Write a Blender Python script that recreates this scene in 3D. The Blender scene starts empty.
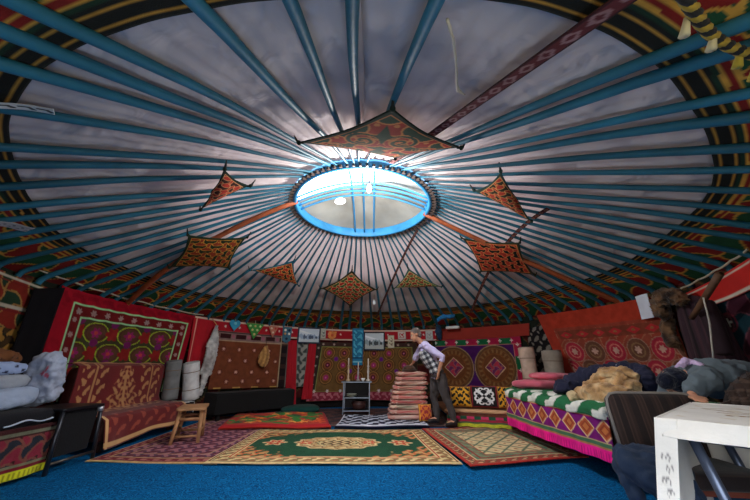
import bpy, math, random
import numpy as np
from mathutils import Matrix, Vector, noise as mnoise
random.seed(7)
rng = np.random.default_rng(7)
SC = bpy.context.scene
COL = SC.collection
PI = math.pi
R = 4.22            # radius of the round wall
WT = 2.0            # height of the wall
RING_R, RING_Z = 1.17, 3.5
SL = (RING_Z - WT) / (R - RING_R)
rad = math.radians
RC = np.array([-0.11, 0.05, 0.0])   # the crown sits slightly off the middle


def cone_z(r):
    return RING_Z - SL * (r - RING_R)


def lin(c):
    c = np.asarray(c, float) / 255.0
    return np.where(c <= 0.04045, c / 12.92, ((c + 0.055) / 1.055) ** 2.4)


# ------------------------------------------------------------------ materials
MATS = {}


def mat(name, rough=0.8, metal=0.0, var=0.15, vscale=6.0, bump=0.0, bscale=150.0, sheen=0.0, trans=0.0, spec=0.3, coat=0.0):
    m = bpy.data.materials.new(name)
    m.use_nodes = True
    nt = m.node_tree
    N, L = nt.nodes, nt.links
    b = N['Principled BSDF']
    out = N['Material Output']
    a = N.new('ShaderNodeAttribute')
    a.attribute_name = 'Col'
    tc = N.new('ShaderNodeTexCoord')
    no = N.new('ShaderNodeTexNoise')
    no.inputs['Scale'].default_value = vscale
    no.inputs['Detail'].default_value = 4
    L.new(tc.outputs['Object'], no.inputs['Vector'])
    mr = N.new('ShaderNodeMapRange')
    mr.inputs[1].default_value = 0.25
    mr.inputs[2].default_value = 0.75
    mr.inputs[3].default_value = 1 - var
    mr.inputs[4].default_value = 1 + var
    L.new(no.outputs['Fac'], mr.inputs[0])
    mx = N.new('ShaderNodeVectorMath')
    mx.operation = 'SCALE'
    L.new(a.outputs['Color'], mx.inputs[0])
    L.new(mr.outputs[0], mx.inputs['Scale'])
    L.new(mx.outputs[0], b.inputs['Base Color'])
    b.inputs['Roughness'].default_value = rough
    b.inputs['Metallic'].default_value = metal
    b.inputs['Specular IOR Level'].default_value = spec
    b.inputs['Coat Weight'].default_value = coat
    if sheen:
        b.inputs['Sheen Weight'].default_value = sheen
        b.inputs['Sheen Roughness'].default_value = 0.5
    if bump:
        n2 = N.new('ShaderNodeTexNoise')
        n2.inputs['Scale'].default_value = bscale
        n2.inputs['Detail'].default_value = 3
        L.new(tc.outputs['Object'], n2.inputs['Vector'])
        bp = N.new('ShaderNodeBump')
        bp.inputs['Strength'].default_value = bump
        bp.inputs['Distance'].default_value = 0.01
        L.new(n2.outputs['Fac'], bp.inputs['Height'])
        L.new(bp.outputs['Normal'], b.inputs['Normal'])
    if trans:
        t = N.new('ShaderNodeBsdfTranslucent')
        L.new(mx.outputs[0], t.inputs['Color'])
        ms = N.new('ShaderNodeMixShader')
        ms.inputs[0].default_value = trans
        L.new(b.outputs[0], ms.inputs[1])
        L.new(t.outputs[0], ms.inputs[2])
        L.new(ms.outputs[0], out.inputs['Surface'])
    MATS[name] = m
    return m


mat('felt', 0.95, var=0.22, vscale=9, bump=0.35, bscale=220, sheen=0.02, spec=0.12)
mat('carpet', 0.95, var=0.25, vscale=14, bump=0.5, bscale=180, sheen=0.05, spec=0.1)
mat('cotton', 0.85, var=0.1, vscale=5, bump=0.25, bscale=60, sheen=0.05)
mat('velvet', 0.8, var=0.15, vscale=5, bump=0.2, bscale=90, sheen=0.15)
mat('fur', 0.95, var=0.4, vscale=14, bump=1.0, bscale=70, sheen=0.2, spec=0.1)
mat('paint', 0.5, var=0.22, vscale=4, bump=0.1, bscale=30)
mat('wood', 0.6, var=0.3, vscale=8, bump=0.2, bscale=50)
mat('metal', 0.35, metal=0.7, var=0.08, vscale=5)
mat('plastic', 0.4, var=0.05, vscale=5)
mat('skin', 0.6, var=0.06, vscale=9, bump=0.05, bscale=60)
mat('lining', 0.8, var=0.05, vscale=1.5, bump=0.45, bscale=3.5, trans=0.25)
mat('cover', 0.8, var=0.25, vscale=1.6, bump=0.3, bscale=5, trans=0.36)
mat('bulb', 0.25, var=0.0, spec=0.5)

# lining: folds of the cloth run across the panels
_nt = MATS['lining'].node_tree
for _n in _nt.nodes:
    if _n.type == 'BUMP':
        _n.inputs['Distance'].default_value = 0.05
        _w = [l.from_node for l in _nt.links if l.to_node == _n][0]
        _w.inputs['Detail'].default_value = 2
        _w.inputs['Distortion'].default_value = 1.4


# ------------------------------------------------------------------ object helpers
def tag(o, label=None, cat=None, group=None, kind=None):
    if label:
        o['label'] = label
    if cat:
        o['category'] = cat
    if group:
        o['group'] = group
    if kind:
        o['kind'] = kind
    return o


def thing(name, label, cat, loc=(0, 0, 0), group=None):
    o = bpy.data.objects.new(name, None)
    COL.objects.link(o)
    o.location = loc
    o.empty_display_size = 0.1
    return tag(o, label, cat, group)


def attach(o, parent):
    o.parent = parent
    # a thing's Empty stands at its base; a part's own origin is the world's
    if parent.type == 'EMPTY':
        o.matrix_parent_inverse = Matrix.Translation(-Vector(parent.location))


def link_mesh(name, V, F, C, m, parent=None, smooth=True, label=None):
    me = bpy.data.meshes.new(name)
    V = np.asarray(V, float)
    me.from_pydata(V.tolist() if len(V) < 3000 else [tuple(p) for p in V], [], F)
    a = me.color_attributes.new('Col', 'FLOAT_COLOR', 'POINT')
    C = np.asarray(C, float)
    a.data.foreach_set('color', np.hstack([C, np.ones((len(C), 1))]).ravel())
    if smooth is True:
        me.polygons.foreach_set('use_smooth', [True] * len(F))
    elif isinstance(smooth, list):
        me.polygons.foreach_set('use_smooth', smooth)
    me.materials.append(MATS[m])
    me.update()
    o = bpy.data.objects.new(name, me)
    COL.objects.link(o)
    if parent is not None:
        attach(o, parent)
    if label:
        o['label'] = label
    return o


def rotz(a):
    return np.array(Matrix.Rotation(a, 3, 'Z'))


def rot(ax, a):
    return np.array(Matrix.Rotation(a, 3, ax))


def basis(z, x=None):
    z = np.asarray(z, float)
    z = z / np.linalg.norm(z)
    h = np.array([0, 0, 1.0]) if abs(z[2]) < 0.9 else np.array([1.0, 0, 0])
    if x is not None:
        h = np.asarray(x, float)
        xx = h - z * (h @ z)
        xx /= np.linalg.norm(xx)
    else:
        xx = np.cross(h, z)
        xx /= np.linalg.norm(xx)
    return np.stack([xx, np.cross(z, xx), z], 1)


class MB:
    def __init__(s):
        s.v, s.f, s.c, s.s, s.n = [], [], [], [], 0

    def add(s, V, F, col, smooth=True):
        V = np.asarray(V, float).reshape(-1, 3)
        col = np.asarray(col, float)
        if col.ndim == 1:
            col = np.repeat(lin(col)[None], len(V), 0)
        s.v.append(V)
        s.c.append(col)
        s.f += [[i + s.n for i in f] for f in F]
        s.s += [smooth] * len(F)
        s.n += len(V)
        return s

    def box(s, c, size, col, M=None, bev=0.0):
        hx, hy, hz = [q / 2 for q in size]
        if bev <= 0:
            V = np.array([(x, y, z) for x in (-hx, hx) for y in (-hy, hy) for z in (-hz, hz)])
            F = [(0, 1, 3, 2), (4, 6, 7, 5), (0, 4, 5, 1), (2, 3, 7, 6), (0, 2, 6, 4), (1, 5, 7, 3)]
            if M is not None:
                V = V @ np.asarray(M).T
            return s.add(V + np.asarray(c, float), F, col, False)
        return s.cushion(c, (hx, hy, hz), col, M, 0.12, 0.12, 28, 14)

    def cushion(s, c, h, col, M=None, e1=0.35, e2=0.35, nu=40, nv=20, fn=None, deform=None):
        u = np.linspace(-PI, PI, nu, endpoint=False)
        v = np.linspace(-PI / 2, PI / 2, nv)
        f = lambda w, e: np.sign(w) * np.abs(w) ** e
        U, Vv = np.meshgrid(u, v)
        X = f(np.cos(Vv), e1) * f(np.cos(U), e2)
        Y = f(np.cos(Vv), e1) * f(np.sin(U), e2)
        Z = f(np.sin(Vv), e1)
        P = np.stack([X, Y, Z], -1).reshape(-1, 3)
        colr = fn(P[:, 0], P[:, 1], P[:, 2]) if fn is not None else col
        V = P * np.asarray(h, float)
        if deform is not None:
            V = deform(V)
        if M is not None:
            V = V @ np.asarray(M).T
        F = [(j * nu + i, j * nu + (i + 1) % nu, (j + 1) * nu + (i + 1) % nu, (j + 1) * nu + i) for j in range(nv - 1) for i in range(nu)]
        return s.add(V + np.asarray(c, float), F, colr)

    def slab(s, c, h, M, fn, n=90, p=10):
        U, V = np.meshgrid(np.linspace(-1, 1, n), np.linspace(1, -1, n))
        d = (1 - np.abs(U) ** p) ** 0.5 * (1 - np.abs(V) ** p) ** 0.5
        cr = 1 - 0.10 * np.abs(U) ** 8 * np.abs(V) ** 8
        idx = np.arange(n * n).reshape(n, n)
        q = np.stack([idx[:-1, :-1].ravel(), idx[:-1, 1:].ravel(), idx[1:, 1:].ravel(), idx[1:, :-1].ravel()], 1)
        C = fn(U, 0 * U, V).reshape(-1, 3)
        for sg in (-1, 1):
            P = np.stack([U * h[0] * cr, sg * (h[1] * d + 0.003), V * h[2] * cr], -1).reshape(-1, 3) @ np.asarray(M).T + np.asarray(c)
            s.add(P, (q if sg > 0 else q[:, ::-1]).tolist(), C)
        return s

    def ball(s, c, h, col, M=None, nu=20, nv=12):
        if np.isscalar(h):
            h = (h, h, h)
        return s.cushion(c, h, col, M, 1, 1, nu, nv)

    def tube(s, P, r, col, n=10, flat=1.0, x=None, closed=False):
        P = np.asarray(P, float)
        k = len(P)
        r = np.broadcast_to(np.asarray(r, float), (k,))
        T = np.gradient(P, axis=0)
        if closed:
            T = np.roll(P, -1, 0) - np.roll(P, 1, 0)
        T /= np.linalg.norm(T, axis=1)[:, None] + 1e-12
        B = basis(T[0], x)
        ux = B[:, 0]
        V = []
        a = np.linspace(0, 2 * PI, n, endpoint=False)
        for i in range(k):
            ux = ux - T[i] * (ux @ T[i])
            ux /= np.linalg.norm(ux) + 1e-12
            uy = np.cross(T[i], ux)
            V.append(P[i] + r[i] * (np.cos(a)[:, None] * ux + flat * np.sin(a)[:, None] * uy))
        V = np.concatenate(V)
        kk = k if closed else k - 1
        F = [(j * n + i, j * n + (i + 1) % n, ((j + 1) % k) * n + (i + 1) % n, ((j + 1) % k) * n + i) for j in range(kk) for i in range(n)]
        if not closed:
            F += [tuple(range(n))[::-1], tuple(range((k - 1) * n, k * n))]
        if not (np.ndim(col) == 1):
            col = np.repeat(col, n, 0)
        return s.add(V, F, col)

    def cyl(s, p, q, r, col, n=12):
        return s.tube([p, q], r, col, n)

    def lathe(s, c, prof, col, n=24):
        a = np.linspace(0, 2 * PI, n, endpoint=False)
        V = np.concatenate([np.stack([r * np.cos(a), r * np.sin(a), 0 * a + z], 1) for r, z in prof]) + np.asarray(c, float)
        F = [(j * n + i, j * n + (i + 1) % n, (j + 1) * n + (i + 1) % n, (j + 1) * n + i) for j in range(len(prof) - 1) for i in range(n)]
        F += [tuple(range(n))[::-1], tuple(range((len(prof) - 1) * n, len(prof) * n))]
        return s.add(V, F, col)

    def prism(s, out, o, ux, uy, t, col):
        out = np.asarray(out, float)
        ux, uy, o = [np.asarray(q, float) for q in (ux, uy, o)]
        nn = np.cross(ux, uy)
        k = len(out)
        P = o + out[:, :1] * ux + out[:, 1:] * uy
        V = np.concatenate([P + nn * t / 2, P - nn * t / 2])
        F = [tuple(range(k)), tuple(range(k, 2 * k))[::-1]] + [(i, i + k, (i + 1) % k + k, (i + 1) % k) for i in range(k)]
        return s.add(V, F, col, False)

    def build(s, name, m, parent=None, label=None):
        return link_mesh(name, np.concatenate(s.v), s.f, np.concatenate(s.c), m, parent, s.s, label)

    def fused(s, name, m, col, parent=None, vox=0.012, it=6, label=None, colfn=None, rough=0.0, rscale=20):
        """the overlapping shapes grown together into one continuous skin"""
        o = link_mesh('fuse', np.concatenate(s.v), s.f, np.concatenate(s.c), m)
        md = o.modifiers.new('r', 'REMESH')
        md.mode = 'VOXEL'
        md.voxel_size = vox
        sm = o.modifiers.new('s', 'SMOOTH')
        sm.iterations = it
        sm.factor = 0.5
        dg = bpy.context.evaluated_depsgraph_get()
        me = o.evaluated_get(dg).to_mesh()
        V = np.zeros(len(me.vertices) * 3)
        me.vertices.foreach_get('co', V)
        V = V.reshape(-1, 3)
        Nn = np.zeros(len(me.vertices) * 3)
        me.vertices.foreach_get('normal', Nn)
        Nn = Nn.reshape(-1, 3)
        F = [tuple(p.vertices) for p in me.polygons]
        o.evaluated_get(dg).to_mesh_clear()
        bpy.data.objects.remove(o)
        if rough:
            d = np.array([mnoise.fractal(Vector(p) * rscale, 0.7, 2.0, 3) for p in V])
            V = V + Nn * (d * rough)[:, None]
        C = colfn(V) if colfn is not None else np.repeat(lin(col)[None], len(V), 0)
        return link_mesh(name, V, F, C, m, parent, True, label)


def sheet(name, P, C, m, parent=None, thick=0.01, label=None):
    """a cloth with a front, a back and a hem; P is an (n, m, 3) grid"""
    P = np.asarray(P, float)
    n, k = P.shape[:2]
    du = np.gradient(P, axis=1)
    dv = np.gradient(P, axis=0)
    N = np.cross(du, dv)
    N /= np.linalg.norm(N, axis=2)[..., None] + 1e-12
    A = P.reshape(-1, 3)
    B = (P + N * thick).reshape(-1, 3)
    q = n * k
    idx = np.arange(q).reshape(n, k)
    a, b, c, d = idx[:-1, :-1].ravel(), idx[:-1, 1:].ravel(), idx[1:, 1:].ravel(), idx[1:, :-1].ravel()
    F = np.concatenate([np.stack([a, d, c, b], 1), np.stack([a, b, c, d], 1) + q]).tolist()
    loop = np.concatenate([idx[0, :-1], idx[:-1, -1], idx[-1, :0:-1], idx[:0:-1, 0]])
    l2 = np.roll(loop, -1)
    F += np.stack([loop, l2, l2 + q, loop + q], 1).tolist()
    cc = np.asarray(C, float).reshape(-1, 3)
    return link_mesh(name, np.concatenate([A, B]), F, np.concatenate([cc, cc]), m, parent, True, label)


# ------------------------------------------------------------------ patterns (flat colour designs of the textiles)
class Pat:
    def __init__(s, X, Y, base):
        s.X, s.Y = X, Y
        s.C = np.broadcast_to(lin(base), X.shape + (3,)).copy()

    def put(s, m, c):
        s.C[m] = lin(c)
        return s

    def rect(s, x0, y0, x1, y1, c):
        return s.put((s.X >= x0) & (s.X < x1) & (s.Y >= y0) & (s.Y < y1), c)

    def hline(s, y, w, c, x0=-1e9, x1=1e9):
        return s.rect(x0, y - w / 2, x1, y + w / 2, c)

    def vline(s, x, w, c, y0=-1e9, y1=1e9):
        return s.rect(x - w / 2, y0, x + w / 2, y1, c)

    def frame(s, x0, y0, x1, y1, w, c):
        a = (s.X >= x0) & (s.X < x1) & (s.Y >= y0) & (s.Y < y1)
        b = (s.X >= x0 + w) & (s.X < x1 - w) & (s.Y >= y0 + w) & (s.Y < y1 - w)
        return s.put(a & ~b, c)

    def d(s, cx, cy, rx, ry):
        return np.sqrt(((s.X - cx) / rx) ** 2 + ((s.Y - cy) / ry) ** 2)

    def ell(s, cx, cy, rx, ry, c):
        return s.put(s.d(cx, cy, rx, ry) < 1, c)

    def ring(s, cx, cy, rx, ry, w, c):
        q = s.d(cx, cy, rx, ry)
        return s.put((q < 1) & (q > 1 - w / rx), c)

    def dia(s, cx, cy, rx, ry, c, w=None):
        q = np.abs(s.X - cx) / rx + np.abs(s.Y - cy) / ry
        return s.put((q < 1) if w is None else ((q < 1) & (q > 1 - w)), c)

    def flower(s, cx, cy, r, c, n=6, amp=0.3):
        a = np.arctan2(s.Y - cy, s.X - cx)
        q = np.hypot(s.X - cx, s.Y - cy)
        return s.put(q < r * (1 - amp + amp * np.cos(n * a)), c)

    def scroll(s, m, k, cols, ox=0, oy=0, sym=False, line=0.22, twist=1.4):
        X = np.abs(s.X - ox) if sym else s.X - ox
        Y = s.Y - oy
        A, B = k * X + twist * np.sin(k * Y), k * Y + twist * np.sin(k * X + 0.7)
        v = np.sin(A) + np.sin(B)
        gx = np.cos(A) + np.cos(B) * twist * np.cos(k * X + 0.7)
        gy = np.cos(A) * twist * np.cos(k * Y) + np.cos(B)
        dist = np.abs(v) / (np.hypot(gx, gy) + 0.25)
        if cols[0] is not None:
            s.put(m & (v > line), cols[0])
        if cols[1] is not None:
            s.put(m & (v < -line), cols[1])
        if cols[2] is not None:
            s.put(m & (dist <= line * 0.85), cols[2])
        return s

    def horns(s, cx, cy, r, c, line, side=1, turns=1.2, m=None):
        """a ram's-horn spiral"""
        a = np.arctan2(s.Y - cy, (s.X - cx) * side)
        q = np.hypot(s.X - cx, s.Y - cy) / r
        ph = (q * turns - a / (2 * PI)) % 1.0
        k = q < 1
        if m is not None:
            k &= m
        s.put(k & (ph < 0.5), c)
        s.put(k & ((np.abs(ph - 0.5) < 0.09) | (ph < 0.05) | (ph > 0.95)), line)
        return s

    def inside(s, x0, y0, x1, y1):
        return (s.X >= x0) & (s.X < x1) & (s.Y >= y0) & (s.Y < y1)


def wp(az, z, off=0.0):
    a = np.radians(az)
    return np.stack([(R - off) * np.sin(a), (R - off) * np.cos(a), z + 0 * a], -1)


def wall_grid(corners, res, off=0.06, rip=0.0, rf=9.0, sag=0.0, nails=6, bulge=0.0):
    (a0, z0), (a1, z1), (a2, z2), (a3, z3) = corners
    W = (R - off) * rad(((a1 - a0) + (a2 - a3)) / 2)
    H = ((z0 - z3) + (z1 - z2)) / 2
    nu, nv = max(4, int(W / res)), max(4, int(H / res))
    U, V = np.meshgrid(np.linspace(0, 1, nu), np.linspace(0, 1, nv))
    az = (a0 * (1 - U) + a1 * U) * (1 - V) + (a3 * (1 - U) + a2 * U) * V
    z = (z0 * (1 - U) + z1 * U) * (1 - V) + (z3 * (1 - U) + z2 * U) * V
    z = z - sag * np.abs(np.sin(U * PI * nails)) * (1 - V)
    o = off + rip * (np.sin(U * W * rf + 1.5 * np.sin(V * 3)) + 0.5 * np.sin(U * W * rf * 2.3 + 2)) * (0.35 + 0.65 * V) + rip * 1.2 + bulge * np.sin(V * PI)
    a = np.radians(az)
    P = np.stack([(R - o) * np.sin(a), (R - o) * np.cos(a), z], -1)
    return P, U * W, V * H, W, H


def wall_cloth(name, label, cat, corners, fn, res=0.014, off=0.06, m='felt', group=None, thick=0.012, **k):
    P, X, Y, W, H = wall_grid(corners, res, off, **k)
    o = sheet(name, P, fn(X, Y, W, H), m, None, -thick)
    return tag(o, label, cat, group)


def rug(name, label, corners, z, thick, fn, res=0.012, m='carpet', wave=0.004, cat='rug'):
    A, B, Cc, D = [np.asarray(q, float) for q in corners]     # near left, near right, far right, far left
    W = (np.linalg.norm(B - A) + np.linalg.norm(Cc - D)) / 2
    H = (np.linalg.norm(D - A) + np.linalg.norm(Cc - B)) / 2
    nu, nv = int(W / res), int(H / res)
    U, V = np.meshgrid(np.linspace(0, 1, nu), np.linspace(0, 1, nv))
    xy = (1 - V)[..., None] * ((1 - U)[..., None] * D + U[..., None] * Cc) + V[..., None] * ((1 - U)[..., None] * A + U[..., None] * B)
    e = 1 - np.minimum(1, np.minimum(np.minimum(U * W, (1 - U) * W), np.minimum(V * H, (1 - V) * H)) / max(thick * 1.2, 0.006))
    zz = z + thick * (1 - 0.7 * e ** 2) + wave * (1 + np.sin(xy[..., 0] * 5.1 + 1) * np.sin(xy[..., 1] * 4.3))
    P = np.concatenate([xy, zz[..., None]], -1)
    o = sheet(name, P, fn(U * W, V * H, W, H), m, None, thick * 0.9)
    return tag(o, label, cat)


def wframe(az):
    a = rad(az)
    t = np.array([math.cos(a), -math.sin(a), 0])
    n = np.array([-math.sin(a), -math.cos(a), 0])
    return t, np.array([0, 0, 1.0]), n


# ================================================================== THE SETTING
def floor_mat():
    m = bpy.data.materials.new('blue_carpet')
    m.use_nodes = True
    nt = m.node_tree
    N, L = nt.nodes, nt.links
    b = N['Principled BSDF']
    tc = N.new('ShaderNodeTexCoord')
    n1 = N.new('ShaderNodeTexNoise')
    n1.inputs['Scale'].default_value = 9
    n1.inputs['Detail'].default_value = 1
    n1.inputs['Distortion'].default_value = 2.2
    L.new(tc.outputs['Object'], n1.inputs['Vector'])
    wv = N.new('ShaderNodeMath')
    wv.operation = 'MULTIPLY'
    wv.inputs[1].default_value = 40
    L.new(n1.outputs['Fac'], wv.inputs[0])
    si = N.new('ShaderNodeMath')
    si.operation = 'SINE'
    L.new(wv.outputs[0], si.inputs[0])
    n2 = N.new('ShaderNodeTexNoise')
    n2.inputs['Scale'].default_value = 60
    n2.inputs['Detail'].default_value = 4
    L.new(tc.outputs['Object'], n2.inputs['Vector'])
    ad = N.new('ShaderNodeMath')
    ad.operation = 'MULTIPLY_ADD'
    ad.inputs[1].default_value = 0.22
    L.new(si.outputs[0], ad.inputs[0])
    L.new(n2.outputs['Fac'], ad.inputs[2])
    cr = N.new('ShaderNodeValToRGB')
    cr.color_ramp.elements[0].position = 0.25
    cr.color_ramp.elements[0].color = (*lin((0, 58, 104)), 1)
    cr.color_ramp.elements[1].position = 0.8
    cr.color_ramp.elements[1].color = (*lin((8, 112, 172)), 1)
    L.new(ad.outputs[0], cr.inputs['Fac'])
    L.new(cr.outputs['Color'], b.inputs['Base Color'])
    b.inputs['Roughness'].default_value = 0.95
    b.inputs['Specular IOR Level'].default_value = 0.1
    bp = N.new('ShaderNodeBump')
    bp.inputs['Strength'].default_value = 0.5
    bp.inputs['Distance'].default_value = 0.01
    L.new(ad.outputs[0], bp.inputs['Height'])
    L.new(bp.outputs['Normal'], b.inputs['Normal'])
    MATS['blue_carpet'] = m


floor_mat()


def disc(name, r, z, t, m, col, y0=None):
    n = 96
    a = np.linspace(0, 2 * PI, n, endpoint=False)
    V = np.concatenate([np.stack([r * np.sin(a), r * np.cos(a), 0 * a + zz], 1) for zz in (z, z - t)])
    F = [tuple(range(n))[::-1], tuple(range(n, 2 * n))] + [(i, (i + 1) % n, (i + 1) % n + n, i + n) for i in range(n)]
    o = link_mesh(name, V, F, np.repeat(lin(col)[None], 2 * n, 0), m, None, False)
    return tag(o, kind='structure')


disc('floor', 4.6, 0.0, 0.02, 'blue_carpet', (0, 80, 140))
disc('ground', 40, -0.021, 0.05, 'felt', (120, 115, 95))


def round_wall():
    az = np.linspace(-158, 158, 640)
    z = np.linspace(2.06, 0, 70)
    A, Z = np.meshgrid(az, z)
    a = np.radians(A)
    P = np.stack([R * np.sin(a), R * np.cos(a), Z], -1)
    X, Y = a * R, Z
    p = Pat(X, Y, (52, 26, 22))
    top = Y > 0.0
    p.scroll(top, 9, ((70, 24, 24), (30, 34, 26), (92, 70, 40)), line=0.12)
    p.rect(-99, 0, 99, 0.25, (30, 24, 22))
    o = sheet('wall_round', P, p.C, 'felt', None, 0.03)
    tag(o, kind='structure')


round_wall()


def roof():
    az = np.linspace(-180, 180, 721)
    r = np.linspace(RING_R - 0.01, 3.66, 64)
    A, Rr = np.meshgrid(az, r)
    a = np.radians(A)
    fold = np.exp(-((Rr - 2.7 - 0.5 * np.sin(a * 5)) / 0.6) ** 2) * (0.5 + 0.5 * np.sin(a * 7 + 1))
    k = 1 - np.abs((A * 84 / 360.0) % 1 - 0.5) * 2
    z = cone_z(Rr) + 0.055 - 0.012 * np.sin(k * PI) * (Rr > 1.4) + 0.006 * np.sin(Rr * 17 + 3 * np.sin(a * 13) + 2 * np.sin(a * 29)) + 0.007 * fold * np.sin(Rr * 60 + 2.5 * np.sin(a * 17) + 9 * np.sin(a * 3)) + 0.004 * np.sin(a * 168)
    P = np.stack([Rr * np.sin(a), Rr * np.cos(a), z], -1) + RC * np.clip((3.0 - Rr) / 1.8, 0, 1)[..., None]
    C = np.broadcast_to(lin((208, 198, 199)), P.shape)
    tag(sheet('ceiling', P, C, 'lining', None, 0.006), kind='structure')


roof()


def added_roof_felt():
    # unseen outer felt, added and raised inwards so skylight fades across the lining
    az = np.linspace(-180, 180, 181)
    r = np.linspace(2.55, 4.5, 22)
    A, Rr = np.meshgrid(az, r)
    a = np.radians(A)
    z = cone_z(Rr) + 0.09 + 0.22 * np.clip((3.6 - Rr) / 1.05, 0, 1)
    P = np.stack([Rr * np.sin(a), Rr * np.cos(a), z], -1)
    tag(sheet('added_roof_felt', P, np.broadcast_to(lin((190, 184, 172)), P.shape), 'felt', None, 0.02), kind='structure')


added_roof_felt()


# the woven felt band around the foot of the roof
def roof_band():
    az = np.concatenate([np.arange(-240, -120, 0.13), np.arange(-120, 120.01, 0.3)])
    s = np.linspace(0, 1, 72)
    A, S = np.meshgrid(az, s)
    near = np.clip((40 - np.abs(((A + 360) % 360) - 180)) / 15, 0, 1)
    rin = 3.585 + 0.018 * np.sin(np.radians(A) * 9) + near * (0.03 + 0.02 * np.abs(np.sin(np.radians(A) * 6)))
    Rr = rin + (4.33 - rin) * S
    a = np.radians(A)
    z = cone_z(Rr) + 0.016 + 0.003 * np.sin(a * 60) - 0.004 * np.clip(1 - S * 9, 0, 1)
    P = np.stack([Rr * np.sin(a), Rr * np.cos(a), z], -1)
    Y = (Rr - rin) * math.sqrt(1 + SL * SL)
    X = a * 3.9
    gold = (205, 150, 60)
    p = Pat(X, Y, (22, 24, 22))
    m = Y > 0.2
    p.put(m, (30, 78, 48))
    p.scroll(m, 10.5, ((134, 30, 26), None, gold), line=0.10, twist=1.9)
    zz = 0.0
    p.put(np.abs(Y - 0.035 - zz) < 0.006, (186, 134, 54))
    p.put(np.abs(Y - 0.10 - zz) < 0.006, (186, 134, 54))
    p.rect(-99, 0.125, 99, 0.155, (24, 52, 36))
    p.put(np.abs(Y - 0.155) < 0.007, gold)
    p.rect(-99, 0.162, 99, 0.195, (134, 30, 26))
    p.put(np.abs(Y - 0.2) < 0.007, gold)
    o = sheet('roof_band', P, p.C, 'felt', None, 0.008)
    tag(o, 'wide felt band of green and red scrolls edged gold round the foot of the roof', 'felt band')


roof_band()


# ------------------------------------------------------------------ roof poles
BLUE = (42, 106, 130)


def pole_pts(a0, a1, off=0.0, r0=1.12, wob=0.006):
    """from the crown ring (azimuth a0) down to the wall (azimuth a1), bent at the foot"""
    rs = np.concatenate([np.linspace(r0, 4.06, 12), [4.12, 4.155, 4.175, 4.185]])
    zs = cone_z(rs) - 0.005 - off
    zs[-4:] = [cone_z(4.12) - 0.012 - off * 0.7, cone_z(4.12) - 0.045 - off * 0.4, cone_z(4.12) - 0.085 - off * 0.2, cone_z(4.12) - 0.12]
    t = np.clip((rs - 1.2) / (4.15 - 1.2), 0, 1)
    az = np.radians(a0 + (a1 - a0) * t)
    zs = zs + wob * np.sin(rs * 4 + a1)
    az = az + wob * 0.5 * np.sin(rs * 3 + a1 * 2)
    return np.stack([rs * np.sin(az), rs * np.cos(az), zs], -1) + RC * (1 - t)[:, None] ** 1.5


poles = [(-164.5, -162.0), (-161.5, -158.6), (-160.0, -154.3), (-154.2, -147.3), (-146.2, -139.3), (-142, -135.0), (-136.5, -129.2),
         (-171.5, -170.0), (-175.8, -175.8), (-179, -179.9), (176, 175.1), (160.6, 158.7), (158.6, 156.0), (152.4, 150.4), (150, 146.4), (143.9, 140.5),
         (137, 135.8), (130.4, 130.5)]
az = -124.4
while az < 125.5:
    j = random.uniform(-0.7, 0.7)
    poles.append((az, az + j))
    az += 4.16
for i, (a0, a1) in enumerate(poles):
    Pp = pole_pts(a0, a1, 0.004 * random.random(), wob=random.uniform(0.003, 0.009))
    rr = np.interp(np.hypot(Pp[:, 0], Pp[:, 1]), [1.2, 2.2, 4.0], [0.0145, 0.021, 0.033]) * random.uniform(0.88, 1.08)
    k = random.uniform(0.85, 1.1)
    o = MB().tube(Pp, rr, tuple(min(255, q * k) for q in BLUE), 10).build('roof_pole', 'paint')
    tag(o, 'blue painted wooden roof pole running from the crown ring down to the wall', 'roof pole', 'blue roof poles')

ORANGE = (164, 86, 52)
for (a0, a1, lab) in ((-100, -80.5, 'orange bare wooden pole left of the round opening, running behind a square felt hanging'),
                      (79.5, 83.4, 'orange bare wooden pole right of the round opening, running past a square felt hanging')):
    Pp = pole_pts(a0, a1, 0.05, r0=1.08, wob=0.002)
    o = MB().tube(Pp, np.linspace(0.036, 0.044, len(Pp)), ORANGE, 12).build('roof_pole', 'wood')
    tag(o, lab, 'roof pole')


# woven straps across the poles
def strap(pts, w, lab, cols):
    (a0, r0), (a1, r1) = pts
    p0 = np.array([r0 * math.sin(rad(a0)), r0 * math.cos(rad(a0))])
    p1 = np.array([r1 * math.sin(rad(a1)), r1 * math.cos(rad(a1))])
    n = 260
    t = np.linspace(0, 1, n)
    xy = p0 + (p1 - p0) * t[:, None]
    rr = np.hypot(xy[:, 0], xy[:, 1])
    d = (p1 - p0) / np.linalg.norm(p1 - p0)
    side = np.array([-d[1], d[0]])
    V = np.linspace(-w / 2, w / 2, 14)
    P = np.zeros((14, n, 3))
    for i, q in enumerate(V):
        P[i, :, :2] = xy + side * q
        P[i, :, 2] = cone_z(np.hypot(P[i, :, 0], P[i, :, 1])) - 0.05
    X, Y = np.meshgrid(t * np.linalg.norm(p1 - p0), V + w / 2)
    p = Pat(X, Y, cols[0])
    c = (X * 9) % 1
    p.put((np.abs(c - 0.5) + np.abs(Y / w - 0.5) * 0.9 < 0.42), cols[1])
    p.put((np.abs(c - 0.5) + np.abs(Y / w - 0.5) * 0.9 < 0.2), cols[0])
    p.put((Y < w * 0.12) | (Y > w * 0.88), cols[2])
    tag(sheet('woven_strap', P, p.C, 'felt', None, 0.008), lab, 'strap')


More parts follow.
